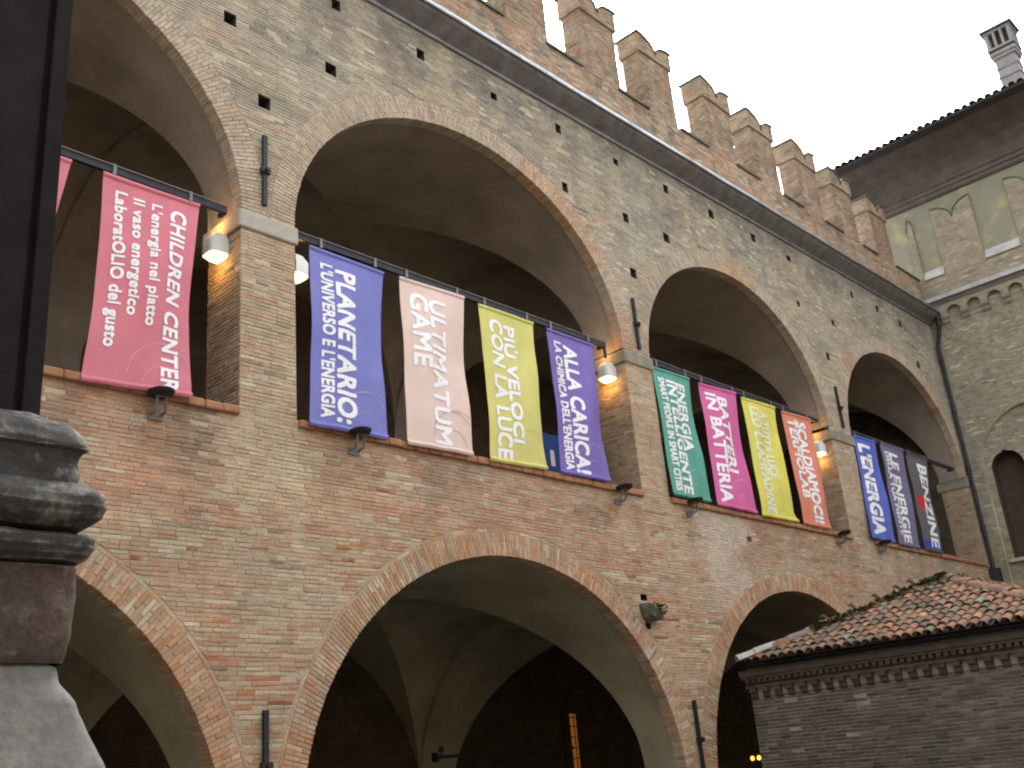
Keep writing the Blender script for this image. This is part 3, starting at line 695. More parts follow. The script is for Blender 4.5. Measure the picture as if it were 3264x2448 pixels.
m = MB(); m.box(XR+.085, XR+.35, -13, 1.97, 18.2, 21.75); m.build('infill_plaster', M_OCHRE, WING)
for a, b in ((.24, 1.02), (2.62, 3.93), (5.52, 6.83)):
    m = MB(); m.prism([(XR+.084, 18.75), (XR-.07, 18.42), (XR-.07, 18.36), (XR+.084, 18.36)], -b, -a, lambda u, v, d: (u, d, v)); m.build('ledge', M_STRING, WING, recalc=True)
# eaves: brown cornice, sloping timber soffit, tiles
m = MB(); m.prism([(XR+.3, 21.62), (XR+.02, 21.62), (XR-.06, 21.70), (XR-.05, 21.80), (XR-.13, 21.86), (XR-.11, 21.98), (XR-.2, 22.06), (XR-.2, 22.14), (XR+.3, 22.14)], -14, 2.0, lambda u, v, d: (u, d, v)); m.build('brown_cornice', M_FRIEZE, WING, recalc=True)
EX, EZ = XR-2.15, 23.55
m = MB(); cv = [(XR-.10, 22.14), (XR-.18, 22.5), (XR-.42, 22.88), (XR-.85, 23.18), (XR-1.4, 23.38), (EX+.06, EZ-.06)]
for (xa, za), (xb, zb) in zip(cv[:-1], cv[1:]): m.add([(xa, -14, za), (xa, 2.0, za), (xb, 2.0, zb), (xb, -14, zb)], [(0, 1, 2, 3)])
m.build('cove', M_FRIEZE, WING, smooth=40)
m = MB(); m.box(EX-.03, EX+.75, -14, 2.0, EZ-.13, EZ-.06); m.build('eaves_board', M_WOOD, WING)
m = MB(); m.box(XR+.8, XR+6, -14, 1.9, 0, 21.6); m.build('dark_backing', M_VOID, WING)  # unseen dark box, added to stop sky showing through the niche gaps
m = MB(); m.add([(EX, -14, EZ), (EX, 2.0, EZ), (XR+6, -1.5, EZ+3.1), (XR+6, -14, EZ+3.1)], [(0, 3, 2, 1)]); m.add([(EX, 2.0, EZ), (XR+6, 2, EZ-.1), (XR+6, -1.5, EZ+3.1)], [(0, 2, 1)]); m.add([(EX+.02, 1.98, EZ-.05), (XR+6, 1.98, EZ-.1), (XR+6, 1.98, 17), (XR+.1, 1.98, 17), (XR, 1.98, 21.6)], [(0, 1, 2, 3, 4)])
m.build('roof', M_COPE, WING)
def tile_mesh(name, r0, r1, ln, mat, seg=8, th=.016):
    """half round clay tile, wide end at x = 0, running up +x"""
    m = MB(); vs = []
    for x, r in ((0, r0), (ln, r1)):
        for q in (r, r-th):
            vs += [(x, -q*math.cos(math.pi*i/seg), q*math.sin(math.pi*i/seg)*.85) for i in range(seg+1)]
    n = seg+1; fs = []
    for i in range(seg):
        fs += [(i, 2*n+i, 2*n+i+1, i+1), (n+i, n+i+1, 3*n+i+1, 3*n+i), (i, i+1, n+i+1, n+i), (2*n+i, 3*n+i, 3*n+i+1, 2*n+i+1)]
    m.add(vs, fs); me = m.build(name, mat, None, smooth=50); d = me.data; bpy.data.objects.remove(me); return d
M_TILE = brick_mat('roof_clay_single', 'object', False)
T_EAVE = tile_mesh('roof_tile', .125, .10, .55, M_TILE)
for k in range(46):
    y = 1.9-k*.29; o = link('roof_tile', T_EAVE, WING); o.location = (EX-.10+random.uniform(-.03, .03), y, EZ-.055+random.uniform(-.01, .01)); o.rotation_euler = (0, -.36, random.uniform(-.04, .04)); c = random.uniform(.5, 1.0); o.color = (.13*c, .10*c, .085*c, 1)
# chimney
CH = link('chimney', bpy.data.meshes.new('chimney'), WING)
m = MB(); cx_, cy_ = 41.4, -4.80
def chbox(x, y, hx, hy, z0, z1): m.box(x-hx, x+hx, y-hy, y+hy, z0, z1)
chbox(cx_, cy_, .36, .40, 24.2, 27.55); M_CH = plain('chimney_plaster', (.27, .255, .25), lo=.75, hi=1.1, scale=3); m.build('stack', M_CH, CH)
for hx, hy, z0, z1 in ((.40, .44, 26.62, 26.72), (.39, .43, 27.05, 27.12), (.42, .47, 27.55, 27.7), (.47, .52, 27.702, 27.848), (.50, .55, 27.962, 28.06), (.50, .55, 28.78, 28.88)):
    m = MB(); chbox(cx_, cy_, hx, hy, z0, z1); m.build('band', M_CH, CH)
m = MB(); chbox(cx_, cy_, .46, .50, 27.85, 27.96); chbox(cx_, cy_, .30, .34, 28.06, 28.78); m.build('dark_backing', M_VOID, CH)
m = MB()
for i in range(4):
    for s in (-1, 1): m.box(cx_+s*.42-.07, cx_+s*.42+.07, cy_-.48+i*.29, cy_-.48+i*.29+.10, 28.06, 28.78)
for i in range(4):
    for s in (-1, 1): m.box(cx_-.48+i*.29, cx_-.48+i*.29+.10, cy_+s*.45-.07, cy_+s*.45+.07, 28.061, 28.779)
m.build('vent_bars', M_CH, CH)
m = MB(); k = [(cx_-.6, cy_-.65, 28.9), (cx_+.6, cy_-.65, 28.9), (cx_+.6, cy_+.65, 28.9), (cx_-.6, cy_+.65, 28.9), (cx_-.6, cy_-.65, 28.97), (cx_+.6, cy_-.65, 28.97), (cx_+.6, cy_+.65, 28.97), (cx_-.6, cy_+.65, 28.97), (cx_, cy_-.2, 29.3), (cx_, cy_+.2, 29.3)]
m.add(k, [(3, 2, 1, 0), (0, 1, 5, 4), (1, 2, 6, 5), (2, 3, 7, 6), (3, 0, 4, 7), (4, 5, 8), (5, 6, 9, 8), (6, 7, 9), (7, 4, 8, 9)]); m.build('cap', M_COPE, CH)

# ================================================================== RAIN PIPE IN THE CORNER
PIPE = thing('rain_pipe', 'dark iron rain pipe running down the inner corner of the courtyard', 'drainpipe', (38.7, -.14, 0))
def rel(m, loc):
    m.v = [(x-loc[0], y-loc[1], z-loc[2]) for x, y, z in m.v]; return m
PL = (38.7, -.14, 0)
m = MB(); m.tube((38.62, -.42, 16.75), (38.62, -.40, 16.3), .09); m.tube((38.62, -.40, 16.3), (38.70, -.16, 15.6), .075); rel(m, PL).build('swan_neck', M_IRON, PIPE, smooth=50)
m = MB(); m.tube((38.70, -.15, 15.6), (38.70, -.14, 6.9), .07, n=12); m.tube((38.70, -.14, 6.9), (38.70, -.14, 4), .06, n=12); rel(m, PL).build('pipe', M_IRON, PIPE, smooth=50)
for z in (14.9, 12.8, 10.6, 8.4):
    m = MB(); m.tube((38.70, -.145, z), (38.70, -.145, z+.12), .092, n=12); m.box(38.68, 38.84, -.165, -.125, z+.03, z+.09); rel(m, PL).build('bracket', M_IRON, PIPE)
m = MB(); m.box(38.52, 38.84, -.34, -.02, 6.35, 6.95); rel(m, PL).build('hopper_box', M_IRON, PIPE)

# ================================================================== TILED KIOSK IN THE COURTYARD
KI = thing('tiled_kiosk', 'small brick building with a mossy hipped clay tile roof in the lower right corner', 'building')
KX = 20.72; KY0, KY1 = -.42, -7.35; KZ = 2.72
PK = plane_minus_x(KX)
KT = [(5, (.12, .106, .088)), (4, (.105, .094, .078)), (2, (.14, .105, .08)), (1.2, (.165, .148, .12)), (1, (.072, .066, .057))]
kcol = lambda u, v: pick(RNG, KT)*RNG.uniform(.8, 1.2)*(1.0+.25*nz(u*.6, v*.6, 4))
M_KM = plain('grey_lime_mortar', (.30, .285, .245), lo=.7, hi=1.2, scale=2, fine=30)
m = MB(); m.box(KX+.010, 27.5, KY1, KY0, 0, 3.4); m.build('wall', M_KM, KI)
cor, whole = bricks(-KY0, -KY1, .0, KZ, [], course=.072, joint=.014); ctr = cor.mean(1); cols = np.array([kcol(*q) for q in ctr])
vis = sorted((s[2], i) for i, s in ((i, seen((KX, -ctr[i][0], ctr[i][1]))) for i in np.nonzero(whole)[0]) if s)
single = [i for _, i in vis[:300]]; keep = np.ones(len(cor), bool); keep[single] = False
brick_mesh('brickwork', cor[keep], cols[keep], PK, KI, mat=M_BRICKD)
UNITD = []
for u_ in UNIT:
    d_ = u_.copy(); d_.materials.clear(); d_.materials.append(M_BRICKDO); UNITD.append(d_)
for i in single:
    q = cor[i]; o = link('brick', random.choice(UNITD), KI); o.location = (KX-random.uniform(-.004, .006), -ctr[i][0], ctr[i][1]); o.scale = (q[1][0]-q[0][0], .05, q[2][1]-q[1][1]); o.rotation_euler = (0, 0, -math.pi/2); o.color = (*cols[i], 1)
cor, _ = bricks(KX, 27.5, .0, 3.35, [], course=.072, joint=.014); brick_mesh('side_brickwork', cor, np.array([kcol(*q) for q in cor.mean(1)]), plane_front(KY1-.012), KI, mat=M_BRICKD)
M_KB = plain('kiosk_cornice_brick', (.085, .072, .056), lo=.55, hi=1.2, scale=4, fine=30)
M_KB2 = plain('kiosk_band_brick', (.12, .078, .053), lo=.65, hi=1.2, scale=4, fine=30)
EYK = lambda x: KY0+(KX-x)*.02
def band(x, z0, z1, name, mat):
    m = MB(); m.box(x, KX+.1, KY1-.2, KY0+(KX-x)*.35, z0, z1); return m.build(name, mat, KI)
band(KX-.10, 2.90, 2.955, 'lower_band', M_KB2); band(KX-.07, 2.962, 3.0, 'dentil_bed', M_KB); band(KX-.19, 3.085, 3.13, 'upper_band', M_KB2); band(KX-.23, 3.137, 3.27, 'fascia', M_KB)
m = MB(); m.box(-.11, .0, -.045, .045, 0, .078); ref = m.build('dentil', M_KB, KI)
for k in range(46):
    o = ref if k == 0 else link('dentil', ref.data, KI); o.location = (KX-.062, KY0-.06-.148*k, 3.004)
m = MB(); m.prism([(0, .22), (-.12, .22), (-.12, .13), (-.06, .11), (-.055, .03), (0, -.02)], -.075, .075, lambda u, v, d: (u, d, v)); ref = m.build('bracket', M_KB, KI, recalc=True)
for k in range(23):
    o = ref if k == 0 else link('bracket', ref.data, KI); o.location = (KX+.0, KY0-.12-.30*k, 2.675)
GX = 20.42
m = MB(); segs = 8; pr = [(GX+.07*math.cos(t), 3.36+.07*math.sin(t)) for t in [math.pi+math.pi*i/segs for i in range(segs+1)]]
for (xa, za), (xb, zb) in zip(pr[:-1], pr[1:]): m.add([(xa, KY1-.2, za), (xa, -.47, za), (xb, -.47, zb), (xb, KY1-.2, zb)], [(0, 1, 2, 3), (3, 2, 1, 0)])
m.add([(x, -.47, z) for x, z in pr], [tuple(range(len(pr)))]); m.build('gutter', M_BLACK, KI)
# hipped roof: slope facing the camera side, hips at 45 degrees
RX0, RY0, RZ0 = 20.42, -.60, 3.42; HW = 3.38; RX1, RYM, RZ1 = RX0+HW, RY0-HW, 4.84; RYE = RY0-2*HW
slope = math.atan2(RZ1-RZ0, HW)
m = MB(); m.add([(RX0, RY0, RZ0), (RX1, RYM, RZ1), (RX0, RYE, RZ0), (29, RYM, RZ1), (29, RY0, RZ0), (29, RYE, RZ0)], [(0, 1, 2), (0, 4, 3, 1), (2, 1, 3, 5), (0, 2, 5, 4)]); m.build('roof_bed', plain('roof_bed_clay', (.07, .05, .04), lo=.6, hi=1.4, scale=6), KI, recalc=True)
TL = tile_mesh('roof_tile', .105, .082, .40, M_TILE); exp_ = .315
TCOL = [(5, (.265, .155, .10)), (4, (.22, .14, .098)), (3, (.30, .165, .10)), (4, (.195, .145, .108)), (1.8, (.165, .145, .10)), (1, (.35, .205, .11)), (.3, (.25, .27, .21)), (1.4, (.14, .115, .095))]
nrow = int(math.hypot(HW, RZ1-RZ0)/exp_)+1; pitch = .212
for j in range(nrow):
    d = j*exp_; xr = RX0-.05+d*math.cos(slope); zr = RZ0+d*math.sin(slope)+.03; inset = max(0, xr-RX0)
    for k in range(34):
        y = RY0-.10-k*pitch+random.uniform(-.012, .012)
        if y > RY0-inset-.06 or y < RYE+inset+.06 or y < -7.0: continue
        o = link('roof_tile', TL, KI); o.location = (xr+random.uniform(-.03, .02), y, zr+random.uniform(-.006, .01)); o.rotation_euler = (random.uniform(-.05, .05), -slope+.05+random.uniform(-.03, .03), random.uniform(-.06, .06))
        c = pick(RNG, TCOL)*RNG.uniform(.8, 1.15)
        if nz(xr*1.2, y*.9, 3) > .1 and RNG.random() < .5: c = c*.65+np.array((.13, .125, .075))*.35
        o.color = (*c, 1)
TR = tile_mesh('ridge_tile', .15, .125, .50, M_TILE)
def ridge(p0, p1, pale):
    p0, p1 = Vector(p0), Vector(p1); L = (p1-p0).length; d = (p1-p0).normalized(); n = int(L/.42)
    q = d.to_track_quat('X', 'Z')
    for k in range(n):
        o = link('ridge_tile', TR, KI); o.location = p0+d*(k*.42)+Vector((0, 0, .05+random.uniform(-.01, .015))); o.rotation_mode = 'QUATERNION'; o.rotation_quaternion = q @ Matrix.Rotation(random.uniform(-.06, .06), 3, 'Z').to_quaternion()
        c = np.array((.42, .41, .39)) if pale and k < 2 else (np.array((.25, .22, .22)) if pale and k in (3, 4) else pick(RNG, TCOL)*.95); o.color = (*c, 1)
ridge((RX0-.12, RY0+.12, RZ0+.0), (RX1, RYM, RZ1), True); ridge((RX1-.1, RYM, RZ1+.02), (28.5, RYM, RZ1+.02), False); ridge((RX0-.1, RYE-.1, RZ0), (RX1, RYM, RZ1), False)
# tiles of the slope that faces away from the palace, joined
tv = np.array([v.co[:] for v in TL.vertices]); tf = np.array([list(p_.vertices) for p_ in TL.polygons]); TVs, TFs, TCs = [], [], []
for j in range(nrow):
    d = j*exp_; yb = RYE-.05+d*math.cos(slope); zb = RZ0+d*math.sin(slope)+.03; ins = max(0, yb-RYE)
    for k in range(36):
        x = RX0+.12+k*pitch
        if x < RX0+ins+.06 or x > 28.4: continue
        a = slope-.05; q = tv.copy(); lx = q[:, 0]*math.cos(a)-q[:, 2]*math.sin(a); lz = q[:, 0]*math.sin(a)+q[:, 2]*math.cos(a)
        TVs.append(np.stack([x-q[:, 1]+random.uniform(-.01, .01), yb+lx, zb+lz], -1)); TFs.append(tf+len(tv)*len(TFs)); TCs.append(np.repeat((pick(RNG, TCOL)*RNG.uniform(.8, 1.15))[None], len(tv), 0))
me = bpy.data.meshes.new('far_roof_tiles'); me.from_pydata(np.concatenate(TVs).tolist(), [], np.concatenate(TFs).tolist()); me.materials.append(brick_mat('roof_clay', 'attr', False))
at = me.color_attributes.new('Col', 'FLOAT_COLOR', 'POINT'); arr = np.ones((len(me.vertices), 4), 'f'); arr[:, :3] = np.concatenate(TCs); at.data.foreach_set('color', arr.ravel()); link('far_roof_tiles', me, KI, 'stuff')
mo = MB()
def tuft(p, s):
    for _ in range(7):
        a = random.uniform(0, 6.3); q = Vector(p)+Vector((random.gauss(0, s*.6), random.gauss(0, s*.6), abs(random.gauss(0, s*.35)))); l = random.uniform(.4, 1)*s
        d1 = Vector((math.cos(a), math.sin(a), random.uniform(.2, .9)))*l; d2 = Vector((-math.sin(a), math.cos(a), random.uniform(-.3, .5)))*l*.6
        mo.add([q, q+d1*.6+d2, q+d1*1.2, q+d1*.6-d2], [(0, 1, 2, 3)])
for _ in range(170):
    t = random.uniform(.33, 1.0); tuft((RX0+HW*t+random.gauss(0, .07)-.05, RY0-HW*t+random.gauss(0, .05)-.08, RZ0+(RZ1-RZ0)*t+.09), .085)
for _ in range(70):
    t = random.uniform(0, 3.5); tuft((RX1+t-.1, RYM-.14+random.gauss(0, .05), RZ1+.0), .05)
for _ in range(60): tuft((RX1+random.gauss(0, .25)-.2, RYM+random.gauss(0, .3), RZ1-.04), .05)
mo.build('moss', M_MOSS, KI, kind='stuff')
for t in (.42, .56, .68, .79, .86):      # loose tile hooks along the hip
    p = Vector((RX0+HW*t, RY0-HW*t, RZ0+(RZ1-RZ0)*t+.17)); m = MB(); m.tube(p, p+Vector((-.03, .10, .10)), .03, .045, n=7); m.tube(p+Vector((-.03, .10, .10)), p+Vector((-.09, .15, .09)), .045, .02, n=7); m.build('tile_hook', M_KB2, KI)

# ================================================================== PILLAR IN THE LEFT FOREGROUND
PI = thing('stone_pillar', 'dark stone pillar on a chipped moulded base at the left edge', 'pillar', (1.0, -8.4, 0))
def loft(prof, mat, name, corner=.0, jitter=0.0, smooth=40):
    m = MB(); n = 0
    for (h, z) in prof:
        r = min(corner, h*.4); pts = []
        for sx, sy in ((1, -1), (1, 1), (-1, 1), (-1, -1)):
            base_a = {(1, -1): -math.pi/2, (1, 1): 0, (-1, 1): math.pi/2, (-1, -1): math.pi}[(sx, sy)]
            for i in range(5):
                a = base_a+math.pi/2*i/4; pts.append((sx*(h-r)+r*math.cos(a), sy*(h-r)+r*math.sin(a)))
            nx_ = {(1, -1): (1, 1), (1, 1): (-1, 1), (-1, 1): (-1, -1), (-1, -1): (1, -1)}[(sx, sy)]
            for k in range(1, 26):
                f = k/26; p0 = pts[-1] if k == 1 else p0s; p0s = p0
                q = (nx_[0]*(h-r)+(r if (sx, sy) in ((1, -1),) else (-r if (sx, sy) == (-1, 1) else 0)), nx_[1]*(h-r)+(r if (sx, sy) == (1, 1) else (-r if (sx, sy) == (-1, -1) else 0)))
                pts.append((p0[0]+(q[0]-p0[0])*f, p0[1]+(q[1]-p0[1])*f))
        n = len(pts)
        for x, y in pts:
            j = jitter*nz(x*9+1, y*9, z*11)+jitter*.5*nz(x*23, y*23, z*23)
            m.v.append((x*(1+j/h), y*(1+j/h), z+jitter*.4*nz(x*6, y*6, z*5+4))); m.c.append((1, 1, 1))
    for k in range(len(prof)-1):
        for i in range(n): m.f.append((k*n+i, k*n+(i+1) % n, (k+1)*n+(i+1) % n, (k+1)*n+i))
    m.f.append(tuple(range((len(prof)-1)*n, len(prof)*n)))
    return m.build(name, mat, PI, smooth=smooth)
def dens(prof, k=4):
    o_ = []
    for (a, b), (c, d) in zip(prof[:-1], prof[1:]): o_ += [(a+(c-a)*i/k, b+(d-b)*i/k) for i in range(k)]
    return o_+[prof[-1]]
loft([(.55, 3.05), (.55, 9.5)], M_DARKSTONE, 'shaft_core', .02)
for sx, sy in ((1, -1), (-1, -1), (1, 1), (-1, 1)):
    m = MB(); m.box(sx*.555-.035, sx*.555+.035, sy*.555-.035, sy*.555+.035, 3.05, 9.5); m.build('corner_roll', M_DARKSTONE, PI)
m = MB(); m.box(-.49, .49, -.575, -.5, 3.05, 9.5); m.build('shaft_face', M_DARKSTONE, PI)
loft(dens([(.69, 2.465), (.69, 2.485), (.745, 2.49), (.775, 2.513), (.785, 2.54), (.778, 2.575), (.75, 2.592), (.67, 2.60), (.66, 2.612), (.74, 2.622), (.80, 2.66), (.815, 2.695), (.806, 2.735), (.772, 2.77), (.748, 2.79), (.715, 2.80), (.718, 2.86), (.722, 2.93), (.738, 2.94), (.738, 2.962), (.722, 3.01), (.70, 3.045), (.63, 3.09), (.57, 3.11), (.40, 3.12)], 5), M_BASESTONE, 'base_moulding', .06, .018, 30)
loft(dens([(.705, 2.12), (.716, 2.15), (.722, 2.218), (.724, 2.45), (.724, 2.475)], 5), M_PINKSTONE, 'plinth', .02, .008)
loft(dens([(.86, 1.0), (.86, 1.65), (.839, 1.74), (.788, 1.872), (.752, 1.978), (.709, 2.053), (.695, 2.11), (.66, 2.14), (.5, 2.145)], 5), M_GREYSTONE, 'pedestal', .05, .006)

# ================================================================== BANNERS
def text_mesh(s, bold=.0):
    cu = bpy.data.curves.new('t', 'FONT'); cu.body = s; cu.size = 1; cu.offset = bold; cu.resolution_u = 3; cu.extrude = 0; cu.space_character = 1.04
    ob = bpy.data.objects.new('t', cu); C.objects.link(ob)
    dg = bpy.context.evaluated_depsgraph_get(); me = bpy.data.meshes.new_from_object(ob.evaluated_get(dg)); bpy.data.objects.remove(ob); bpy.data.curves.remove(cu)
    import bmesh
    bm = bmesh.new(); bm.from_mesh(me); xs = [v.co.x for v in bm.verts]; ys = [v.co.y for v in bm.verts]
    for ax, lo, hi, n in (((1, 0, 0), min(xs), max(xs), 44), ((0, 1, 0), min(ys), max(ys), 6)):
        for i in range(1, n):
            p = lo+(hi-lo)*i/n; bmesh.ops.bisect_plane(bm, geom=bm.verts[:]+bm.edges[:]+bm.faces[:], plane_co=(p*ax[0], p*ax[1], 0), plane_no=ax)
    bm.to_mesh(me); bm.free()
    co = np.zeros(len(me.vertices)*3, 'f'); me.vertices.foreach_get('co', co); co = co.reshape(-1, 3); fs = [tuple(p.vertices) for p in me.polygons]; bpy.data.meshes.remove(me)
    return co[:, :2].astype(float), fs
YT, YB = -.01, -.135
def banner(corners, colour, lines, label, seedv, arcs=True, extra=None, flare=.0, arc_col=None):
    (tlx, tlz), (trx, trz), (brx, brz), (blx, blz) = corners
    root = thing('banner', label, 'banner', ((tlx+trx)/2, YT, (tlz+trz)/2), 'vertical cloth banners hanging in the upper arches'); ox, oy, oz = root.location
    rs = random.Random(seedv); ph = rs.uniform(0, 6); pull = rs.uniform(.02, .045)
    def pos(u, v, off=0.0):
        mid = math.sin(math.pi*v)
        u2 = .5+(u-.5)*(1-pull*2*mid*1.0)+flare*max(0, v-.93)*(u-.1)
        x = (tlx+(trx-tlx)*u2)*(1-v)+(blx+(brx-blx)*u2)*v; z = (tlz+(trz-tlz)*u2)*(1-v)+(blz+(brz-blz)*u2)*v
        y = YT+(YB-YT)*v**1.5-.05*math.sin(math.pi*v)*math.sin(math.pi*u)+.030*math.sin(2.2*math.pi*u+ph+2*v)*mid+.016*math.sin(5.1*math.pi*u+3*v+ph*2)*min(1, v*3)*(1-.5*v)+.016*math.sin(9*v+ph+u*3)+.010*math.sin(17*v-5*u+ph*3)*max(0, v-.35)+.035*nz(u*2.3+seedv*3, v*3.1, 4)*mid
        return (x-ox, y-off-oy, z-oz)
    colour = tuple(c*.86+.085 for c in colour); mt = cloth('banner_cloth', colour); m = MB(); nu, nv = 28, 72
    m.v = [pos(i/nu, j/nv) for j in range(nv+1) for i in range(nu+1)]; m.c = [(1, 1, 1)]*len(m.v)
    m.f = [(j*(nu+1)+i, (j+1)*(nu+1)+i, (j+1)*(nu+1)+i+1, j*(nu+1)+i+1) for j in range(nv) for i in range(nu)]
    m.build('cloth', mt, root, smooth=60)
    for nm, va, vb in (('top_hem', .0, .026), ('bottom_hem', .972, 1.0)):
        m = MB(); k = 6
        for i in range(nu+1):
            for q in range(k+1):
                f = q/k; m.v.append(pos(i/nu, va+(vb-va)*f, .003+.028*math.sin(math.pi*f))); m.c.append((1, 1, 1))
        m.f = [(i*(k+1)+q, i*(k+1)+q+1, (i+1)*(k+1)+q+1, (i+1)*(k+1)+q) for i in range(nu) for q in range(k)]
        m.build(nm, mt, root, smooth=60)
    for (s, u0, u1, v0, v1, col, bold) in lines:
        co, fs = text_mesh(s); lo, hi = co.min(0), co.max(0)
        if any(ch in s for ch in 'gpq,y'): lo = np.array((lo[0], lo[1]+ .0))
        t = (co-lo)/(hi-lo); m = MB()
        bo = .052*(u1-u0)*abs(trx-tlx)*(1.0 if s == s.upper() else .8); du = bo/abs(trx-tlx); dv = .6*bo/abs(tlz-blz)
        xs = np.sort(co[:, 0]); gap = np.diff(xs); cuts = [(xs[k]+xs[k+1])/2 for k in np.nonzero(gap > .17)[0]]; cx_f = [float(np.mean(co[list(f), 0])) for f in fs]
        for w0, w1 in zip([-9]+cuts, cuts+[999]):             # one mesh per printed word
            wf = [f for f, xf in zip(fs, cx_f) if w0 <= xf < w1]
            if not wf: continue
            used = sorted({i for f in wf for i in f}); ix = {k: n_ for n_, k in enumerate(used)}; m = MB()
            for q, (sa, sb) in enumerate(((1, 1), (-1, 1), (1, -1), (-1, -1))):
                m.add([pos(u0+(u1-u0)*t[k][1]+sb*du, v0+(v1-v0)*t[k][0]+sa*dv, .007+.0012*q) for k in used], [tuple(ix[k] for k in f) for f in wf])
            m.build('lettering', col or M_WHITE, root)
    if arcs:
        m = MB(); asp = abs(trx-tlx)/abs(trz-brz)
        for (cu, cv, r, a0, a1) in ((.72, .93, .34, 0, math.pi*1.0), (.78, .98, .46, .1, 2.6), (.72, .97, .2, .1, math.pi)):
            n = 40
            for i in range(n):
                q = []
                for a in (a0+(a1-a0)*i/n, a0+(a1-a0)*(i+1)/n):
                    for rr in (r, r-.009): q.append((cu+rr*math.cos(a), cv-rr*asp*math.sin(a)))
                if all(.01 < u < .99 and .02 < v < .97 for u, v in q): m.add([pos(u, v, .005) for u, v in q], [(0, 1, 3, 2)])
        if m.v: m.build('printed_arcs', arc_col or plain('arc_print', tuple(c*.72+.17 for c in colour), rough=.6, bump_s=0), root)
    for (u0, u1, v0, v1, col) in (extra or []):
        m = MB(); n = 10
        m.v = [pos(u0+(u1-u0)*i/n, v0+(v1-v0)*j/n, .004) for j in range(n+1) for i in range(n+1)]; m.c = [(1, 1, 1)]*len(m.v)
        m.f = [(j*(n+1)+i, (j+1)*(n+1)+i, (j+1)*(n+1)+i+1, j*(n+1)+i+1) for j in range(n) for i in range(n)]; m.build('printed_field', plain('field_print', col, rough=.6, bump_s=0), root)
    return root
B = .020; S = .006
banner([(3.72, 10.42), (5.31, 10.42), (4.93, 7.05), (3.4, 7.02)], lin(196, 92, 112), [], 'pink red banner half hidden behind the dark pillar at the left', 1)
banner([(5.78, 10.42), (7.37, 10.45), (7.23, 7.08), (5.61, 7.02)], lin(204, 96, 118),
       [('CHILDREN CENTER', .70, .865, .09, .985, None, B), ("L'energia nel piatto", .475, .61, .085, .70, None, B), ('Il vaso energetico', .285, .425, .085, .665, None, B), ('LaboratOLIO del gusto', .10, .25, .075, .83, None, B)],
       'large pink red banner lettered CHILDREN CENTER beside the dark pillar', 2)
banner([(9.47, 10.42), (11.08, 10.37), (10.93, 7.08), (9.3, 7.05)], lin(92, 98, 190),
       [('PLANETARIO:', .33, .585, .10, .955, None, B), ("L'UNIVERSO E L'ENERGIA", .135, .29, .085, .945, None, B)], 'violet blue banner lettered PLANETARIO', 3)
banner([(11.49, 10.43), (13.13, 10.46), (12.95, 7.11), (11.35, 7.07)], lin(224, 198, 186),
       [('ULTIMATUM', .41, .66, .10, .965, None, B), ('GAME', .135, .385, .085, .53, None, B)], 'pale pink beige banner lettered ULTIMATUM GAME', 4, arc_col=plain('arc_print_dark', (.45, .36, .33), rough=.6, bump_s=0))
banner([(13.51, 10.42), (15.15, 10.44), (15.0, 7.14), (13.38, 7.09)], lin(206, 202, 96),
       [('PI\u00d9 VELOCI', .42, .66, .10, .86, None, B), ('CON LA LUCE', .155, .39, .085, .97, None, B)], 'olive yellow banner lettered CON LA LUCE', 5)
banner([(15.53, 10.41), (17.13, 10.43), (16.99, 7.16), (15.4, 7.14)], lin(92, 66, 172),
       [('ALLA CARICA!', .33, .60, .09, .97, None, B), ("LA CHIMICA DELL'ENERGIA", .13, .285, .08, .965, None, B)], 'purple banner lettered ALLA CARICA', 6)
banner([(19.32, 10.41), (20.84, 10.41), (20.8, 7.19), (19.25, 7.17)], lin(28, 146, 126),
       [('ENERGIA', .56, .80, .09, .62, None, B), ('INTELLIGENTE', .30, .54, .09, .965, None, B), ('SMART PEOPLE IN SMART CITIES', .11, .25, .08, .955, None, S)], 'green banner lettered ENERGIA INTELLIGENTE', 7)
banner([(21.28, 10.4), (22.99, 10.47), (22.88, 7.15), (21.04, 7.15)], lin(206, 62, 150),
       [('BATTERI', .42, .68, .09, .70, None, B), ('IN BATTERIA', .13, .38, .075, .96, None, B)], 'magenta banner lettered IN BATTERIA', 8)
PALE = plain('pale_yellow_print', (.72, .73, .56), rough=.6, lo=.97, hi=1.02, bump_s=0)
banner([(23.25, 10.41), (24.99, 10.46), (24.78, 7.16), (23.09, 7.12)], lin(216, 210, 62),
       [('A TUTTA LUCE', .46, .70, .09, .66, PALE, B), ('LED E LAMPADINE', .17, .43, .07, .96, PALE, B)], 'bright yellow banner between the magenta and the orange banner', 9, flare=2.0)
banner([(25.31, 10.41), (27.01, 10.49), (26.76, 7.15), (25.19, 7.14)], lin(212, 112, 74),
       [('SCALDIAMOCI!', .45, .76, .07, .96, None, B), ('TERMOLAB', .14, .42, .06, .76, None, B)], 'orange banner beside the grey wall lamp', 10)
banner([(29.67, 10.46), (31.21, 10.51), (30.83, 7.15), (29.21, 7.15)], lin(30, 74, 190),
       [("L'ENERGIA", .13, .66, .085, .95, None, B)], 'bright blue banner in the last arch', 11)
banner([(31.54, 10.53), (33.29, 10.55), (32.6, 7.13), (31.04, 7.12)], lin(84, 80, 124),
       [('LE ENERGIE', .28, .66, .09, .96, None, B), ('DELLA TUA MENTE', .12, .24, .085, .90, None, S)], 'grey violet banner between the blue and the black banner', 12)
banner([(33.53, 10.52), (35.16, 10.5), (34.37, 7.12), (32.95, 7.13)], lin(46, 48, 60),
       [('BENZINE', .40, .86, .10, .95, None, B)], 'black banner with a blue foot lettered BENZINE', 13, extra=[(.02, .98, .90, .97, lin(50, 66, 170)), (.12, .38, .44, .58, lin(190, 40, 36))], arcs=False)

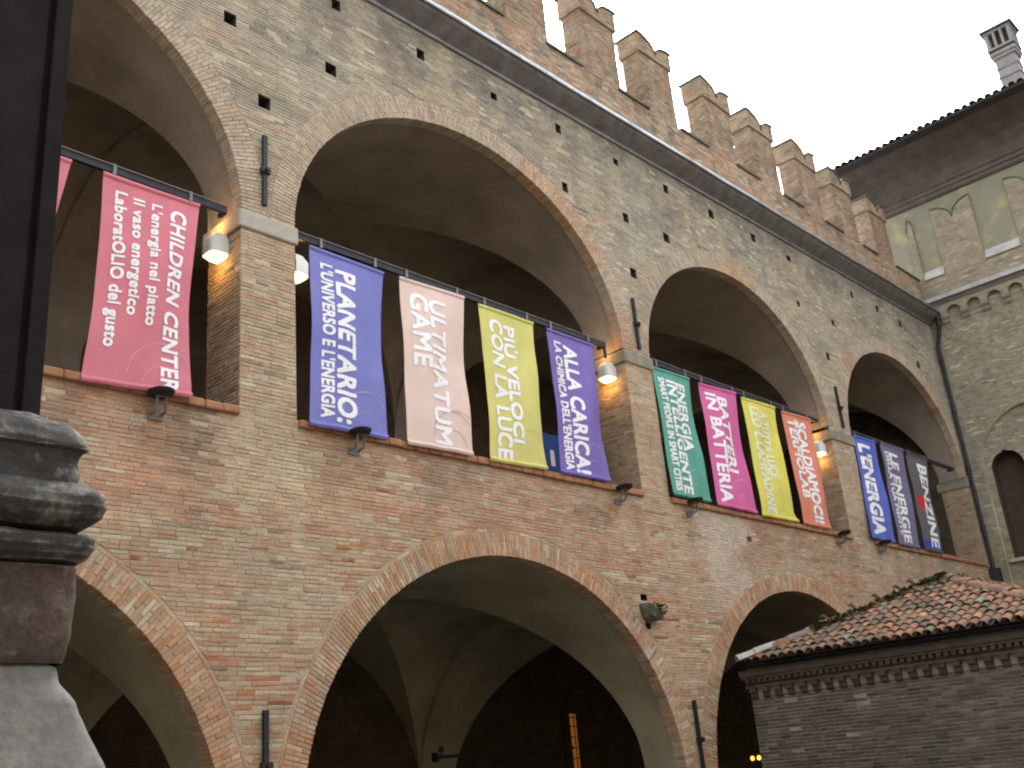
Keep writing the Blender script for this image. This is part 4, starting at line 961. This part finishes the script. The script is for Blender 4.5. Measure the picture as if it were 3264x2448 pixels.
# ---- rails with clips
for (x0, x1, lab, clips) in ((-.7, 7.86, 'iron banner rail across the arch by the dark pillar', (4.3, 5.0, 5.95, 7.2)), (9.2, 17.6, 'long iron banner rail across the second arch above the PLANETARIO banner', (9.7, 10.9, 11.65, 12.95, 13.7, 14.95, 15.7, 16.95)),
                             (19.32, 27.5, 'iron banner rail above the green and magenta banners', (19.5, 20.7, 21.4, 22.85, 23.4, 24.8, 25.45, 26.8)), (29.62, 37.6, 'iron banner rail in the last arch by the corner', (29.8, 31.1, 31.7, 33.1, 33.7, 35.0))):
    r = thing('banner_rail', lab, 'rail', (x0, .0, 10.51), 'banner rails across the upper arches')
    m = MB(); m.box(0, x1-x0, -.01, .06, -.055, .05); m.build('rail', M_IRON, r)
    m = MB(); m.tube((0, -.03, .062), (x1-x0, -.03, .062), .012, n=6); m.build('wire', M_GREYM, r)
    for c in clips:
        m = MB(); m.box(c-x0-.025, c-x0+.025, -.035, -.011, -.10, .085); m.build('clip', M_GREYM, r)
    m = MB(); m.box(x1-x0-.03, x1-x0+.03, .061, .24, -.04, .03)
    if x0 > 9 and x0 < 10: m.box(x1-x0-.03, x1-x0+.03, .02, .06, -.3, -.056)
    m.build('end_bracket', M_IRON, r)

# ================================================================== FLOODLIGHTS ON THE SILLS
FL = [(6.69, 7.02, 'black round floodlight under the CHILDREN CENTER banner'), (10.22, 7.06, 'black round floodlight under the PLANETARIO banner'), (17.25, 7.06, 'black round floodlight right of the purple banner'),
      (19.9, 7.10, 'black round floodlight under the green banner'), (27.2, 7.08, 'black round floodlight right of the orange banner'), (29.75, 7.06, 'black round floodlight under the bright blue banner')]
for (x, z, lab) in FL:
    f = thing('floodlight', lab, 'floodlight', (x, -.12, z-.35), 'round floodlights along the sills')
    m = MB(); n = 20; prof = [(.0, -.05), (.10, -.05), (.16, -.028), (.187, .015), (.19, .03), (.17, .033), (.15, .01), (0, .0)]
    ax = Matrix.Rotation(math.radians(-6), 3, 'X')
    for r_, h in prof:
        for i in range(n): m.v.append(tuple(ax @ Vector((r_*math.cos(2*math.pi*i/n), r_*math.sin(2*math.pi*i/n), h))+Vector((0, -.16, .335)))); m.c.append((1, 1, 1))
    for k in range(len(prof)-1):
        for i in range(n): m.f.append((k*n+i, k*n+(i+1) % n, (k+1)*n+(i+1) % n, (k+1)*n+i))
    m.build('lamp_head', M_BLACK, f, smooth=50)
    m = MB()
    for s in (-1, 1): m.tube((.06+s*.075, .09, .10), (.06+s*.075, -.06, .12), .02, n=7); m.tube((.06+s*.075, -.06, .12), (.02+s*.065, -.14, .30), .022, n=7)
    m.box(-.05, .17, .085, .118, .03, .15); m.box(-.09, .11, -.2, -.10, .285, .315); m.build('bracket', M_GREYM, f)

# ================================================================== WALL LAMPS ON THE PIERS
def wall_lamp(x, y, z, side, lab, e):
    """half round hood on a pier's side face; side -1 faces -x, +1 faces +x"""
    L = thing('wall_lamp', lab, 'wall lamp', (x, y, z), 'white wall lamps on the pier sides')
    n = 20; rx, ry, h = .31, .185, .36; m = MB(); sq = lambda v: math.copysign(abs(v)**.45, v); out_ = [(side*rx*sq(math.sin(math.pi*i/n)), -ry*sq(math.cos(math.pi*i/n))) for i in range(n+1)]
    for zz, k in ((0, 1.0), (.25, 1.0), (.37, .72)): m.v += [(a*k, b*k, zz) for a, b in out_]; m.c += [(1, 1, 1)]*(n+1)
    for q in range(2):
        for i in range(n): m.f.append((q*(n+1)+i, q*(n+1)+i+1, (q+1)*(n+1)+i+1, (q+1)*(n+1)+i))
    m.f.append(tuple(range(2*(n+1), 3*(n+1)))); m.build('hood', M_HOOD, L, smooth=50, recalc=True)
    m = MB(); m.v = [(a*.93, b*.93, .012) for a, b in out_]+[(a*.75, b*.75, -.05) for a, b in out_]; m.c = [(1, 1, 1)]*(2*n+2)
    m.f = [(i, i+1, n+2+i, n+1+i) for i in range(n)]+[tuple(range(n+1, 2*n+2))]; m.build('lens', M_GLOW, L, recalc=True)
    m = MB(); m.box(min(0, side*.02), max(0, side*.02), -.16, .16, .02, .34); m.build('back_plate', M_GREYM, L)
    for dz, en in ((-.22, e), (.62, e*.9)):
        pl = bpy.data.lights.new('wall_lamp_light', 'POINT'); pl.energy = en*.8; pl.color = (1, .47, .11); pl.shadow_soft_size = .06
        o = bpy.data.objects.new('wall_lamp_light', pl); C.objects.link(o); o.parent = L; o.location = (side*.22, .05, dz)
wall_lamp(8.1, .52, 9.93, -1, 'white wall lamp glowing right of the CHILDREN CENTER banner', 2.6)
wall_lamp(9.18, .17, 9.80, 1, 'narrow white wall lamp peeking out left of the PLANETARIO banner', 1.2)
wall_lamp(18.25, .46, 9.95, -1, 'white wall lamp glowing right of the purple banner', 2.6)
wall_lamp(28.18, .42, 9.70, -1, 'greenish white wall lamp right of the orange banner', 2.4)

# ================================================================== SMALL THINGS
bd_ = thing('info_board', 'blue board with white notes behind the yellow and purple banners', 'board', (18.2, 2.4, 7.1))
m = MB(); m.box(-.75, .35, -.02, .02, 0, 2.05); m.build('panel', M_BLUEBOARD, bd_)
for (a, b, c, d) in ((-.12, .02, 1.25, 1.65), (-.02, .06, .98, 1.1), (-.02, .06, .5, .62)):
    m = MB(); m.box(a, b, -.03, -.021, c, d); m.build('note', M_WHITE, bd_)
for a, b in ((-.7, -.64), (.24, .3)):
    m = MB(); m.box(a, b, .03, .3, -1.04, 1.9); m.build('leg', M_GREYM, bd_)

sb = thing('stone_bracket', 'broken mossy stone corbel jutting from the wall right of the big lower arch', 'corbel', (17.85, 0, 4.5))
m = MB(); pts = [(-.30, .22), (.02, .20), (.20, .04), (.34, -.12), (.30, -.23), (-.02, -.24), (-.22, -.1), (-.28, .08)]
n = len(pts); vs = []
for d, k in ((.05, 1.0), (-.10, .98), (-.19, .9), (-.28, .74), (-.33, .42)): vs += [(x*k*.82+random.uniform(-.045, .045), d+random.uniform(-.03, .03)*(d < 0), z*k*.85+random.uniform(-.045, .045)-(.03 if k < .9 else 0)) for x, z in pts]
m.add(vs, [(q*n+i, q*n+(i+1) % n, (q+1)*n+(i+1) % n, (q+1)*n+i) for q in range(4) for i in range(n)]+[tuple(range(4*n, 5*n))])
m.build('stone', stone_patchy('mossy_corbel_stone', (.10, .095, .075), (.22, .20, .16), 9), sb, smooth=20, recalc=True)
mo = MB()
for _ in range(60): tuft((random.uniform(-.1, .27), random.uniform(-.34, -.18), random.uniform(-.16, .14)), .045)
mo.build('moss', M_MOSS, sb, kind='stuff')

lp = thing('hanging_lantern', 'small amber lantern glowing in the dark arch beside the kiosk', 'lantern', (25.0, 2.3, 1.38))
m = MB(); m.tube((0, 0, .18), (0, 0, .5), .012, n=6); m.tube((0, 0, .13), (0, 0, .18), .22, .05, n=12); m.tube((0, 0, .5), (0, 0, 4.6), .006, n=5); m.build('shade', M_IRON, lp)
for a in (0, 2.1, 4.2):
    m = MB(); c = Vector((.11*math.cos(a), .11*math.sin(a), .06)); m.tube(c+Vector((0, 0, -.05)), c, .03, .055, n=10); m.tube(c, c+Vector((0, 0, .06)), .055, .03, n=10); m.build('bulb', M_BULB, lp)
pl = bpy.data.lights.new('lantern_light', 'POINT'); pl.energy = 1.2; pl.color = (1, .45, .08); pl.shadow_soft_size = .12; o = bpy.data.objects.new('lantern_light', pl); C.objects.link(o); o.parent = lp; o.location = (0, 0, -.15)

sp = thing('spotlight', 'small dark spotlight on the iron tie rod in the big lower arch', 'spotlight', (18.22, 6.98, 2.17))
m = MB(); m.tube((0, 0, .0), (0, 0, .08), .015, n=6); m.build('stem', M_IRON, sp)
m = MB(); m.tube((-.05, -.06, .13), (.05, .05, .15), .075, .06, n=10); m.build('head', M_IRON, sp)
